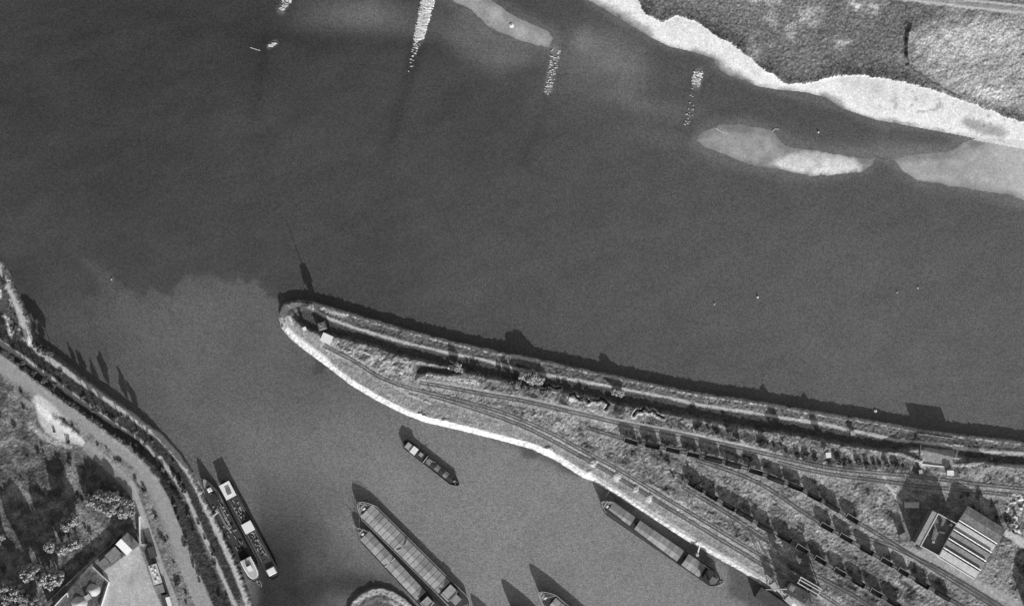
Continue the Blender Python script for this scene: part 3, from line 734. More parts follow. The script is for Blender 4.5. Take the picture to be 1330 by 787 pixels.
def vessel(name, bowpx, sternpx, label, cat, group=None):
    bx, by = P(*bowpx); sx, sy = P(*sternpx)
    L = math.hypot(bx - sx, by - sy); o = empty(name, ((bx + sx) / 2, (by + sy) / 2, 0), math.atan2(by - sy, bx - sx), label, cat, group)
    return o, L
def rails(o, out, L, f, bu, su, sel, name='railing'):
    m = MB(); pts = [(x * .97, y * .93, sheer(x, L, f, bu, su) + .5) for x, y in out if sel(x)]
    for p in pts: m.tube(p, (p[0], p[1], p[2] + .8), .05, n=5)
    for p, q in zip(pts[:-1], pts[1:]):
        if math.dist(p, q) < 6: m.tube((p[0], p[1], p[2] + .8), (q[0], q[1], q[2] + .8), .06, n=5)
    m.build(name, RIMW, o)

# big covered barge
o, L = vessel('river_barge', (466, 651.5), (606, 790), 'wide covered river barge with gabled pale hatch covers, the longer of the rafted pair', 'barge')
out = make_hull(o, L, 11.2, 2.5, 9, 7, 1.5, .5, DECKG, RIMW, rh=.35, rt=.16)
covers(o, -L / 2 + 18, L / 2 - 6.5, 10.2, 2.5, 19, 1.2, (), random.Random(5))
for k in (8,): MB().box((-L / 2 + 20 + k * 4.0, 0, 4.0), (.3, 9.2, .5)).build('batten', RIMW if k == 8 else HULLD, o)
bowgear(o, L, 3.2); rails(o, out, L, 2.5, 1.5, .5, lambda x: x > L / 2 - 8)
house(o, -L / 2 + 14, 0, 2.55, 5.4, 7.6, 2.3, 'cabin', COVM, COVL, over=.35); house(o, -L / 2 + 8.6, 0, 2.55, 3.8, 4.6, 2.9, 'wheelhouse', WHITE, COVM)
MB().box((-L / 2 + 14, 3.6, 5.2), (5.8, .2, .5)).box((-L / 2 + 11, 0, 5.2), (.2, 7.4, .5)).build('cabin_rail', RIMW, o)
mast(o, L / 2 - 8.5, 0, 3, 7.5)
# narrower covered barge beside it
o, L = vessel('river_barge', (464.5, 684), (584, 812), 'narrower covered barge lying outside the wide one, near the rounded mole', 'barge')
out = make_hull(o, L, 8.4, 2.0, 8, 6, 1.3, .5, DECKG, HULLD, rh=.35, rt=.16)
covers(o, -L / 2 + 24, L / 2 - 6.2, 7.7, 2.0, 11, 1.1, (), random.Random(8))
bowgear(o, L, 2.7); rails(o, out, L, 2.0, 1.3, .5, lambda x: x > L / 2 - 6)
MB().tube((L / 2 - 28, -3.8, 3.1), (L / 2 - 28, 3.9, 3.1), .22).build('cross_beam', RIMW, o)
house(o, -L / 2 + 19, 0, 2.1, 5.4, 5.8, 2.4, 'cabin', DECKG, COVM); MB().rim([(-L/2+16.4,-2.8),(-L/2+21.6,-2.8),(-L/2+21.6,2.8),(-L/2+16.4,2.8)], [4.72]*4, .22, .4).build('cabin_rail', RIMW, o)
MB().tube((L / 2 - 1, 0, 3.6), (L / 2 + 3.2, .8, 4.6), .12).build('bowsprit', MAST, o)
mast(o, L / 2 - 7.5, 0, 2.5, 8.5)
# quay barge with two open holds
o, L = vessel('river_barge', (779.5, 650), (932, 755), 'grey hatch covered barge with two dark open holds moored along the white quay', 'barge')
out = make_hull(o, L, 8.9, 2.3, 7, 5, 2.2, .8, DECKG, HULLD, rh=.3, rt=.16)
covers(o, -L / 2 + 11, L / 2 - 6.5, 8.3, 2.3, 21, .95, (4, 15), random.Random(2), (COVM, COVM, COVL), gw=.12)
bowgear(o, L, 3.3); rails(o, out, L, 2.3, 2.2, .8, lambda x: x > L / 2 - 6)
house(o, -L / 2 + 7.2, -.2, 2.4, 3.6, 7.0, 3.4, 'wheelhouse', GEAR, DECKD); house(o, -L / 2 + 3.6, .6, 2.9, 2.6, 3.2, 1.6, 'cabin', WHITE, DECKG)
MB().box((-L / 2 + 10.2, -3.6, 3.0), (5.2, .3, .8)).build('side_locker', RIMW, o)
MB().tube((-L / 2 + 6.0, 1.6, 4), (-L / 2 + 6.0, 1.6, 8.5), .5).build('funnel', DECKD, o)
mast(o, L / 2 - 7.6, 0, 3.2, 7)
# small motor barge
o, L = vessel('small_barge', (596, 629), (525, 574), 'small dark barge lying alone in mid harbour with a bright wheelhouse at its end', 'barge')
out = make_hull(o, L, 5.6, 1.5, 4, 3.5, 1.0, .7, DECKD, HULLD, rh=.4, rt=.16)
house(o, -L / 2 + 7.6, 0, 1.6, 3.0, 3.8, 2.6, 'wheelhouse', WHITE, WHITE); house(o, -L / 2 + 3.8, 0, 2.0, 3.4, 3.2, 1.7, 'cabin', COVL, COVL)
covers(o, -L / 2 + 17, L / 2 - 5, 3.9, 1.5, 6, .45, (), random.Random(4), (DECKG, DECKD))
MB().box((-L / 2 + 12.2, .4, 2.2), (2.4, 2.2, .9)).build('companion_hatch', GEAR, o)
mast(o, -L / 2 + 16.0, -.2, 1.6, 5.5, (-L / 2 + 21.5, 2.2, 4.2), .22); MB().box((-L / 2 + 16.0, 0, 2.2), (.35, 5.2, .35)).build('cross_beam', RIMW, o)
MB().box((L / 2 - 3.2, 0, 2.4), (1.1, 1.2, .7)).build('windlass', GEAR, o)
for sy in (-1, 1): MB().tube((L / 2 - 1.8, sy * .7, 2), (L / 2 - 1.8, sy * .7, 2.9), .2).build('bollard', RIMW, o)
# pair at the left quay
def clutter(o, x0, x1, W, z, n, seed):
    r = random.Random(seed)
    for k in range(n):
        x = r.uniform(x0, x1); y = r.uniform(-W / 2, W / 2); t = r.random(); mm = r.choice((GEAR, GEAR, DECKD, COVL))
        if t < .4: MB().box((x, y, z + .4), (r.uniform(.6, 1.7), r.uniform(.5, 1.2), r.uniform(.5, 1.1)), r.uniform(0, .3)).build('deck_box', mm, o)
        elif t < .75: MB().tube((x, y, z), (x, y, z + r.uniform(.5, 1.5)), r.uniform(.25, .55), n=10).build('ventilator', mm, o)
        else: MB().tube((x - r.uniform(.8, 1.6), y, z + .5), (x + 1, y + .1, z + .5), .22).build('spar', COVL, o)
o, L = vessel('river_tanker', (265.5, 620.5), (334.5, 752.5), 'grey tank vessel with cluttered pipework deck and pale rounded stern house, nearest the left bank', 'river tanker')
out = make_hull(o, L, 8.0, 2.0, 11, 6, 2.4, .5, DECKG, HULLD, rh=.4, rt=.2)
MB().box((L / 2 - 7.5, 0, 3.1), (2.6, 2.8, .9), 0, .8).build('forecastle_hatch', WHITE, o); MB().box((L / 2 - 12.5, 0, 2.5), (3.6, 3.6, .9)).build('deck_hatch', DECKD, o)
for y in (-1.1, -.5, .9, 1.5): MB().tube((L / 2 - 33, y, 2.7), (L / 2 - 19, y, 2.7), .17).build('pipe', COVL if y > 0 else GEAR, o)
clutter(o, -L / 2 + 22, L / 2 - 14, 5.4, 2.05, 34, 11)
MB().box((-L / 2 + 18, .2, 2.3), (6.5, 4.8, .4)).build('hold', HOLD, o)
rp = [(-L / 2 + 14.2, -3.3), (-L / 2 + 14.2, 3.3), (-L / 2 + 10, 3.5), (-L / 2 + 5, 3.2), (-L / 2 + 2.6, 2.3), (-L / 2 + 1.8, 1), (-L / 2 + 1.8, -1), (-L / 2 + 2.6, -2.3), (-L / 2 + 5, -3.2), (-L / 2 + 10, -3.5)][::-1]
w = MB().prism(rp, 2.2, 4.3).build('deckhouse', WHITE, o); MB().prism([(x * .995, y * .82) for x, y in rp], 4.3, 4.42).build('roof', TARP, w)
for k in range(5):
    for sy in (-1, 1): MB().box((-L / 2 + 6 + k * 1.7, sy * (3.4 + .0), 3.5), (.8, .5, .6)).build('window', GLASS, w)
MB().box((-L / 2 + 8.5, 0, 5.0), (2.6, 2.8, 1.3)).build('wheelhouse', WHITE, o); MB().tube((-L / 2 + 10.6, .3, 4.3), (-L / 2 + 10.6, .3, 7.2), .6).build('funnel', DECKD, o)
MB().box((-L / 2 - .2, .2, 2.2), (1.6, .35, .3)).build('rudder_post', RIMW, o); mast(o, L / 2 - 10, 0, 2.6, 8)
o, L = vessel('river_tanker', (291, 623.5), (358.5, 750), 'dark decked tank vessel with three white deckhouses lying on the harbour side of the pair', 'river tanker')
out = make_hull(o, L, 7.4, 2.3, 4.5, 4.5, .9, .5, DECKD, HULLD, rh=.45, rt=.22)
house(o, L / 2 - 6.2, 0, 3.0, 9.0, 6.0, 2.2, 'deckhouse', WHITE, WHITE); house(o, L / 2 - 7.2, -.2, 5.35, 2.8, 2.4, .9, 'skylight', GEAR, DECKG, False, .1)
house(o, 1.6, -.3, 2.4, 5.6, 5.6, 2.3, 'deckhouse', WHITE, WHITE)
MB().box((-L / 2 + 4.8, 0, 3.3), (4.2, 5.4, 1.4), 0, .86).build('aft_cover', WHITE, o)
for a_, b_ in ((4.4, 5.4), (6.6, 8.2)): pass
clutter(o, 6.5, L / 2 - 13, 3.6, 2.35, 26, 21); clutter(o, -18, -2.5, 3.6, 2.35, 26, 22)
MB().rim([(6, -2.4), (L / 2 - 12, -2.4), (L / 2 - 12, 2.4), (6, 2.4)], [2.36] * 4, .18, .45).build('trunk_rail', GEAR, o)
MB().rim([(-20, -2.4), (-2, -2.4), (-2, 2.4), (-20, 2.4)], [2.36] * 4, .18, .45).build('trunk_rail', GEAR, o)
mast(o, L / 2 - 1.6, 0, 3.5, 7); 
# bottom barges, mostly outside the frame
for bp, sp, lb, B in (((700, 767), (842, 886), 'pale covered barge whose bow just enters the bottom of the picture', 9.6),
                      ((664, 787), (800, 912), 'barge whose bow only touches the bottom edge, casting a pointed shadow', 9.6), ((624, 806), (752, 940), 'barge below the bottom edge, known by its short pointed shadow', 9.0)):
    o, L = vessel('river_barge', bp, sp, lb, 'barge')
    make_hull(o, L, B, 3.6, 9, 7, 2.4, .5, DECKG, RIMW, rh=.35, rt=.16)
    covers(o, -L / 2 + 16, L / 2 - 9.5, B - 2, 3.6, 12, .9, (), random.Random(6), (COVL,)); bowgear(o, L, 4.6)
    mast(o, L / 2 - 5, 0, 4.6, 6); house(o, -L / 2 + 10, 0, 3.6, 4, 6, 2.6)
# gangways
def gangway(a, b, za, zb, label):
    (x0, y0), (x1, y1) = P(*a), P(*b); L = math.hypot(x1 - x0, y1 - y0); o = empty('gangway', (x0, y0, 0), math.atan2(y1 - y0, x1 - x0), label, 'gangway')
    m = MB(); m.add([(0, -.35, za), (L, -.35, zb), (L, .35, zb), (0, .35, za), (0, -.35, za - .15), (L, -.35, zb - .15), (L, .35, zb - .15), (0, .35, za - .15)], [(0, 1, 2, 3), (7, 6, 5, 4), (0, 4, 5, 1), (3, 2, 6, 7), (0, 3, 7, 4), (1, 5, 6, 2)])
    m.build('plank', RIMW, o)
    for sy in (-1, 1): MB().tube((0, sy * .32, za + .9), (L, sy * .32, zb + .9), .05).build('handrail', RIMW, o)
gangway((274, 672), (285, 664), 3.6, 2.7, 'narrow gangway from the left bank to the nearer tank vessel')
gangway((909, 703), (905, 719), 5.3, 3.0, 'narrow gangway from the white quay down to the grey barge')
MB().tube((*P(905, 719.5), -1), (*P(905, 719.5), 4.6), 1.0, .9, n=16).build('mooring_post', mat('dolphin', .5, .2))
tag(bpy.data.objects['mooring_post'], 'round pale mooring dolphin between the quay and the grey barge', 'mooring post')

# ------------------------------------------------------------------ works shed with parallel roofs
BRK = mat('brick_wall', .16, .25, 2); ROOFL = mat('roof_sheet_pale', .50, .24, .9); ROOFM = mat('roof_felt_grey', .25, .28, .9); ROOFD = mat('roof_tar_dark', .08, .3, .8)
ROOFN = mat('roof_old_mottled', .19, .4, .6)
base = ground_at(1235, 712)[2] + .1
def frame(px, py, ux_, uy_, z=0):
    a, b = P(px, py, z); return a, b, math.atan2(-uy_, ux_)
ox, oy, an = frame(1215, 720, .852, .522, base)
sh = empty('factory_shed', (ox, oy, base - .3), an, 'large works shed with four parallel pale and grey roof bays and a mottled north bay', 'factory')
LU = 57.0 * S; bw = 13.4 * S
MB().box((LU / 2, bw * 2, 2.3), (LU, bw * 4, 4.6)).build('wall', BRK, sh)
for k, mm in enumerate((ROOFL, ROOFM, ROOFM, ROOFL)):
    y0 = k * bw; y1 = y0 + bw
    vs = [(0, y0 + .55, 4.65), (LU, y0 + .55, 4.65), (LU, y1 - 1.2, 5.6), (0, y1 - 1.2, 5.6), (0, y0 + .55, 4.4), (LU, y0 + .55, 4.4), (LU, y1 - 1.2, 4.4), (0, y1 - 1.2, 4.4)]
    MB().add(vs, [(0, 1, 2, 3), (0, 4, 5, 1), (2, 6, 7, 3), (0, 3, 7, 4), (1, 5, 6, 2)]).build('roof_bay', mm, sh)
    MB().box((LU / 2, y1 - .85, 4.72), (LU, .66, .2)).build('gutter', ROOFD, sh)
    MB().add([(0, y1 - .5, 4.63), (LU, y1 - .5, 4.63), (LU, y1, 6.0), (0, y1, 6.0), (LU, y1 + .3, 6.0), (0, y1 + .3, 6.0), (LU, y1 + .3, 4.63), (0, y1 + .3, 4.63)], [(0, 1, 2, 3), (3, 2, 4, 5), (5, 4, 6, 7), (0, 3, 5, 7), (1, 6, 4, 2)]).build('glazed_ridge', WHITE, sh)
    for s in range(9): MB().box((LU * (s + .5) / 9, y1 - .26, 5.36), (.12, .1, 1.2), 0).build('glazing_bar', GEAR, sh)
MB().box((LU / 2, -.35, 3.9), (LU, .5, .5)).build('canopy', WHITE, sh)
y0 = 4 * bw + .32
MB().box((LU * .5, y0 + 4.6, 2.8), (LU, 9.2, 5.6)).build('wall', BRK, sh)
MB().add([(-.2, y0, 5.62), (LU + .2, y0, 5.62), (LU + .2, y0 + 4.6, 6.6), (-.2, y0 + 4.6, 6.6), (LU + .2, y0 + 9.4, 5.62), (-.2, y0 + 9.4, 5.62)], [(0, 1, 2, 3), (3, 2, 4, 5), (0, 3, 5), (1, 4, 2)]).build('roof', ROOFN, sh)
for s in range(7): MB().box((2 + LU * s / 7.3, y0 + 9.24, 2.6), (1.6, .08, 2.0)).build('window', GLASS, sh)
MB().box((LU + .05, 6, 1.9), (.12, 3.5, 3.4)).build('door', ROOFD, sh)
# roofless tall annex at the west
ax, ay, an2 = frame(1191, 706, .866, .5, base)
ann = empty('roofless_works_building', (ax, ay, base - .3), math.atan2(-(719 - 706), 1214 - 1190), 'tall roofless brick building with a pale lit inner wall, left of the works shed', 'ruined building')
la, lb = 27 * S, 47 * S; hh = 10.2
for nm, c, d_ in (('wall', (la / 2, 0, hh / 2), (la, .5, hh)), ('wall', (la / 2, lb, hh / 2), (la, .5, hh)), ('wall', (0, lb / 2, hh / 2), (.5, lb + .5, hh)), ('wall', (la, lb / 2, hh / 2 - .6), (.5, lb + .5, hh - 1.2))):
    MB().box(c, d_).build(nm, BRK, ann)
MB().box((la / 2, lb / 2, 6.2), (la - .6, lb - .6, .3)).build('floor', ROOFM, ann)
for c, d_ in (((la * .3, lb * .45, 7.6), (1.2, 7, 2.6)), ((la * .62, lb * .6, 7.2), (3.5, 1.2, 1.8)), ((la * .5, lb * .25, 7.0), (1.5, 1.5, 1.4)), ((la * .4, lb * .82, 7.6), (1.0, 3, 2.6))): MB().box(c, d_, .25).build('broken_wall', ROOFL if d_[0] == 1.5 else BRK, ann)
st_ = MB().box((-1.95, lb / 2, hh / 2 - .2), (3.3, lb, hh - .4)).build('side_block', BRK, ann); MB().box((-1.95, lb / 2, hh - .3), (3.4, lb + .1, .2)).build('roof', COVL, st_)
MB().box((la / 2, 0, hh + .06), (la + .6, .6, .12)).build('coping', RIMW, ann); MB().box((0, lb / 2, hh + .07), (.6, lb + .5, .12)).build('coping', RIMW, ann)
MB().box((la / 2, lb, hh + .065), (la + .6, .55, .12)).build('coping', RIMW, ann)
MB().tube((la * .75, lb * .9, 0), (la * .75, lb * .9, 12.5), 1.1, .8, n=16).build('chimney', BRK, ann)
def hut(px, py, lx, ly, h, ang, wm, rm, label, name='hut', gable=0.0, z=None, cat='hut', rm_shade=None, extras=True):
    a, b, zz = ground_at(px, py); z = zz if z is None else z
    o = empty(name, (a, b, z - .2), ang, label, cat)
    w = MB().box((0, 0, h / 2), (lx, ly, h)).build('wall', wm, o)
    if gable:
        for sy, r_ in ((-1, rm), (1, rm_shade or rm)):
            MB().add([(-lx / 2 - .3, sy * (ly / 2 + .3), h - .1), (lx / 2 + .3, sy * (ly / 2 + .3), h - .1), (lx / 2 + .3, 0, h + gable), (-lx / 2 - .3, 0, h + gable), (-lx / 2 - .3, sy * (ly / 2 + .3), h - .3), (lx / 2 + .3, sy * (ly / 2 + .3), h - .3), (lx / 2 + .3, 0, h + gable - .2), (-lx / 2 - .3, 0, h + gable - .2)],
                     [(0, 1, 2, 3), (4, 5, 6, 7), (0, 1, 5, 4), (0, 3, 7, 4), (1, 2, 6, 5)]).build('roof', r_, o)
        MB().add([(-lx / 2, -ly / 2, h), (-lx / 2, ly / 2, h), (-lx / 2, 0, h + gable - .25)], [(0, 1, 2)]).add([(lx / 2, -ly / 2, h), (lx / 2, ly / 2, h), (lx / 2, 0, h + gable - .25)], [(0, 1, 2)]).build('gable', wm, o)
    else: MB().box((0, 0, h + .1), (lx + .5, ly + .5, .2)).build('roof', rm, o)
    if extras:
        MB().box((lx * .2, -ly / 2 - .02, 1.1), (.9, .06, 2.0)).build('door', ROOFD, o)
        MB().box((-lx * .25, -ly / 2 - .02, 1.5), (.9, .06, .9)).build('window', GLASS, o)
    return o
# small buildings on the spit
hut(1183, 655, 8.0, 2.9, 2.6, 0, BRK, ROOFL, 'long low hut with a pale flat roof left of the works, in its shadow')
hut(1231.5, 613.5, 1.8, 2.4, 2.5, 0, WHITE, WHITE, 'narrow white cabin by the railway, left one of two beside the bright wall')
hut(1235, 613.5, 2.0, 2.4, 2.5, 0, WHITE, WHITE, 'small white cabin by the railway, right one of two beside the bright wall')
hut(1195, 612, 1.6, 1.6, 2.2, .2, GEAR, ROOFL, 'tiny pale hut in shadow just north of the railway near the works')
hut(1075, 590.5, 2.4, 2.6, 2.6, .1, WHITE, WHITE, 'small white trackside hut standing in dark scrub by the railway')
hut(1107, 562, 2.2, 2.0, 2.2, .1, GEAR, COVL, 'small grey shed beside the dike path')
hut(1172, 694, 4.2, 2.4, 4.5, .5, BRK, ROOFM, 'narrow brick hut at the end of the pale lane left of the works')
hut(425, 439.5, 5.8, 4.6, 3.2, -.42, WHITE, WHITE, 'square white roofed keeper hut near the tip of the spit', 'keeper_hut', z=6.0)
hut(396, 427, 1.6, 1.6, 2.2, .4, WHITE, WHITE, 'tiny white cabinet inside the loop path at the tip of the spit')
hut(742, 519, 2.2, 1.8, 2.0, -.3, WHITE, WHITE, 'small white hut beside the zigzag trench')
def wall(name, pts, h, t, m, label, cat, z=None):
    mb = MB(); g = [ground_at(*p) for p in pts]
    for p, q_ in zip(g[:-1], g[1:]):
        L = math.hypot(q_[0] - p[0], q_[1] - p[1]); zz = (p[2] + q_[2]) / 2 if z is None else z
        mb.box(((p[0] + q_[0]) / 2, (p[1] + q_[1]) / 2, zz + h / 2 - .6), (L, t, h + 1.2), math.atan2(q_[1] - p[1], q_[0] - p[0]))
    return tag(mb.build(name, m), label, cat)
wall('retaining_wall', [(1196, 602.5), (1212, 604.5), (1227, 606)], .6, .7, WHITE, 'bright low retaining wall along the south edge of the fenced plot', 'wall')
wall('retaining_wall', [(1194.5, 577), (1194.5, 600)], 1.6, .5, BRK, 'dark upright wall closing the left side of the fenced plot', 'wall')
# river sign board, seen on edge
bz = 3.5
sg = empty('river_sign_board', (*P(1214.5, 566, bz), bz), -math.atan2(9, 70), 'long upright board on posts on the river bank, casting a square shadow on the water', 'sign board')
MB().box((0, 0, 1.9), (21, .3, 3.4)).build('board', mat('board_planks', .4, .2), sg)
for k in range(6): MB().tube((-9.5 + k * 3.8, -.35, -.5), (-9.5 + k * 3.8, -.35, 3.7), .16).build('post', MAST, sg)
# beacon mast at the tip
bx, by, bz2 = ground_at(420, 423)
bc = empty('signal_mast', (bx, by, bz2), .3, 'tall signal mast with platforms north of the keeper hut, its shadow stretching over the river', 'signal mast')
for sx in (-1, 1):
    for sy in (-1, 1): MB().tube((sx * 1.7, sy * 1.7, -.5), (sx * .9, sy * .9, 8), .22).build('leg', MAST, bc)
m = MB()
for k in range(5):
    a_ = 1.7 - .16 * k * 1.0; b_ = a_ - .16; z0 = k * 1.6
    for s1, s2 in (((-1, -1), (1, -1)), ((1, -1), (1, 1)), ((1, 1), (-1, 1)), ((-1, 1), (-1, -1))):
        m.tube((s1[0] * a_, s1[1] * a_, z0), (s2[0] * b_, s2[1] * b_, z0 + 1.6), .12, n=5); m.tube((s2[0] * a_, s2[1] * a_, z0), (s1[0] * b_, s1[1] * b_, z0 + 1.6), .12, n=5)
m.build('bracing', MAST, bc)
MB().box((0, 0, 5.2), (3.0, 2.6, 4.6)).build('signal_shutter', GEAR, bc)
MB().tube((0, 0, 7.8), (0, 0, 8.1), 3.7, n=4).build('platform', ROOFD, bc); MB().tube((0, 0, 8.1), (0, 0, 10.6), 3.2, 2.5, n=4).build('lantern_room', BRK, bc)
MB().tube((0, 0, 10.6), (0, 0, 21.8), .2, .1).build('pole', MAST, bc)

# ------------------------------------------------------------------ quay loading plant (bottom right)
STL = mat('crane_steel', .34, .3)
a, b = P(1041, 761, 5.2)
cr = empty('loading_plant', (a, b, 5.0), -.52, 'tall lattice coal loading plant with open roof frames at the quay end', 'loading plant')
for x in (-9, -3, 3, 9):
    for y in (-5, 5): MB().tube((x, y, 0), (x, y, 11), .3).build('column', STL, cr)
for y in (1.2, 3.4, 5): MB().box((1.5, y, 11.2), (14, .5, .5)).build('roof_beam', RIMW, cr)
for x in (-5, 8.5): MB().box((x, 3, 11.15), (.4, 4, .3)).build('cross_beam', RIMW, cr)
MB().box((-2, -4, 5.5), (14, 6.5, 9)).build('bunker', ROOFD, cr); MB().box((6.8, 1.5, 4), (5, 4, 6)).build('bunker', ROOFD, cr)
MB().box((0, 5.2, 8), (18, .2, 4)).build('screen_wall', BRK, cr)
MB().tube((-9, -5, 11), (-20, -11, 15), .5, .3).build('jib', STL, cr); MB().box((-7, -3, 13), (3, 3, 3)).build('cab', ROOFM, cr)
def crane(px, py, ang, label, jib, h=9):
    a, b, z = ground_at(px, py); o = empty('quay_crane', (a, b, z), ang, label, 'crane')
    for sx in (-1, 1):
        for sy in (-1, 1): MB().tube((sx * 2.2, sy * 2.2, 0), (sx * 1.5, sy * 1.5, 4.6), .25).build('portal_leg', STL, o)
    MB().box((0, 0, 4.8), (4, 4, .5)).build('portal_deck', STL, o)
    c = MB().box((-.4, 0, 6.8), (4.6, 3.2, 3.4)).build('machine_house', ROOFM, o); MB().box((-.4, 0, 8.6), (4.9, 3.5, .2)).build('roof', ROOFL, c)
    for sy in (-1, 1): MB().tube((1.8, sy * 1.0, 6), (jib, sy * .2, h + 5), .18).build('jib_chord', STL, o)
    m = MB()
    for k in range(7): t = k / 7; u = (k + 1) / 7; s_ = 1 if k % 2 else -1; m.tube((1.8 + (jib - 1.8) * t, s_ * (1 - .8 * t), 6 + (h - 1) * t), (1.8 + (jib - 1.8) * u, -s_ * (1 - .8 * u), 6 + (h - 1) * u), .1, n=5)
    m.build('jib_lacing', STL, o); MB().tube((jib, 0, h + 5), (jib, 0, 5), .06, n=5).build('cable', RAIL, o)
crane(1003, 758, 2.2, 'quay crane with pale cab nearest the end of the white quay', 9)
crane(1022, 776, 2.4, 'quay crane beside the loading plant, its jib over the water', 10, 10)
# jetty in front of the plant
MB().box((*P(1003, 781, 4), 1.6), (20, 7, 5.6), -.6).build('jetty', ROOFD); tag(bpy.data.objects['jetty'], 'dark timber jetty under the quay cranes', 'jetty')
# warehouse just outside the right edge (its shadow enters the picture)
hut(1368, 792, 26, 18, 9, -.5, BRK, ROOFM, 'warehouse beyond the right edge that shades the lower right corner', 'warehouse', gable=2.5, cat='warehouse')

# ------------------------------------------------------------------ works at the lower left
z0 = 7.6
hx, hy = P(166.5, 705, z0)
hs_o = hut(167, 705, 8.6, 9.2, 4.2, 0, BRK, WHITE, 'house at the yard head, gabled roof painted white sunlit half, grey shaded half', 'house', gable=1.6, z=7.6, cat='house', rm_shade=ROOFM)  # sun and shade put into the two roof slopes as white and grey
hs_o.rotation_euler = (0, 0, -math.radians(45)); 
MB().box((1.5, 3, 6.0), (.9, .9, 1.8)).build('chimney', BRK, hs_o)
hut(148, 719, 7.5, 5.0, 3.0, math.radians(42), BRK, ROOFM, 'low grey shed adjoining the gabled house', 'shed', z=7.6, cat='shed')
hut(137, 731, 5.0, 5.0, 2.6, math.radians(42), BRK, ROOFN, 'low mottled shed at the left end of the sheds along the fence', 'shed', z=7.6, cat='shed')
lt = hut(203, 744.5, 4.6, 11.2, 3.2, math.radians(17), BRK, ROOFL, 'pale flat roofed store between the yard and the narrow road', 'store', z=7.6, cat='store')
for (x, y) in ((-1, 3.6), (.8, 2.4), (-.8, 1.4), (.9, -2), (-.6, -3.9), (0, .1)): MB().box((x, y, 3.65), (1.1, 1.2, .8), .2).build('roof_light', WHITE, lt)
hut(209, 764, 4.2, 4.6, 2.8, math.radians(17), BRK, ROOFM, 'small grey roofed shed below the pale store', 'shed', z=7.6, cat='shed')
hut(217, 779, 3.6, 7.0, 3.4, math.radians(17), BRK, ROOFD, 'dark roofed shed at the bottom of the yard', 'shed', z=7.6, cat='shed')
hut(221, 780, 1.8, 5.6, 3.5, math.radians(17), WHITE, WHITE, 'narrow white lean-to against the dark shed by the road', 'lean_to', z=7.6, cat='lean-to')
hut(199, 716, 3.6, 6.0, 3.0, math.radians(17), BRK, ROOFD, 'dark roofed shed north of the pale store', 'shed', z=7.6, cat='shed')
WALLP = mat('limewashed_wall', .8, .1)
wall('yard_wall', [(121, 735), (131, 745), (142, 755), (137, 771), (131, 790)], 1.9, .35, WALLP, 'white angled wall between the yard and the sand heaps', 'wall', 7.6)
wall('yard_wall', [(70, 788), (79, 778), (88, 769), (89, 775)], 1.9, .35, WALLP, 'short white wall at the lower left corner of the heaps enclosure', 'wall', 7.6)
wall('yard_wall', [(182, 670), (182.3, 688), (183, 704)], 2.2, .3, WALLP, 'thin white wall along the narrow road above the yard', 'wall', 7.6)
wall('board_fence', [(62, 782), (90, 755), (121, 727), (146, 706), (158, 694)], 2.6, .15, ROOFD, 'dark board fence between the wood and the works', 'fence', 7.6)
wall('board_fence', [(184, 705), (196, 705), (203, 728), (213, 757), (226, 790)], 2.2, .15, ROOFD, 'dark board fence between the narrow road and the yard sheds', 'fence', 7.6)
def heap(px, py, r, h, m, label):
    a, b, z = ground_at(px, py); vs = [(a, b, z + h)]; fs = []; n = 24; rr = random.Random(int(px))
    for k in range(1, 6):
        for i in range(n):
            t = 2 * math.pi * i / n; q_ = r * k / 5 * (1 + rr.uniform(-.06, .06)); vs.append((a + q_ * math.cos(t), b + q_ * math.sin(t) * .85, z - .1 + h * (1 - (k / 5) ** 1.4)))
    for i in range(n): fs.append((0, 1 + i, 1 + (i + 1) % n))
    for k in range(4):
        for i in range(n): j = (i + 1) % n; fs.append((1 + k * n + i, 1 + (k + 1) * n + i, 1 + (k + 1) * n + j, 1 + k * n + j))
    tag(MB().add(vs, fs).build('sand_heap', m, smooth=True), label, 'heap')
SAND = mat('sand', .5, .12)
heap(121, 766, 4.4, 2.4, SAND, 'upper pale conical heap inside the walled enclosure')
heap(103, 783, 4.8, 2.6, SAND, 'lower pale heap cut by the bottom edge of the picture')
hut(115, 775, 3.0, 2.6, 2.0, .6, BRK, ROOFL, 'tiny shed between the two pale heaps', 'shed', z=7.6, cat='shed')

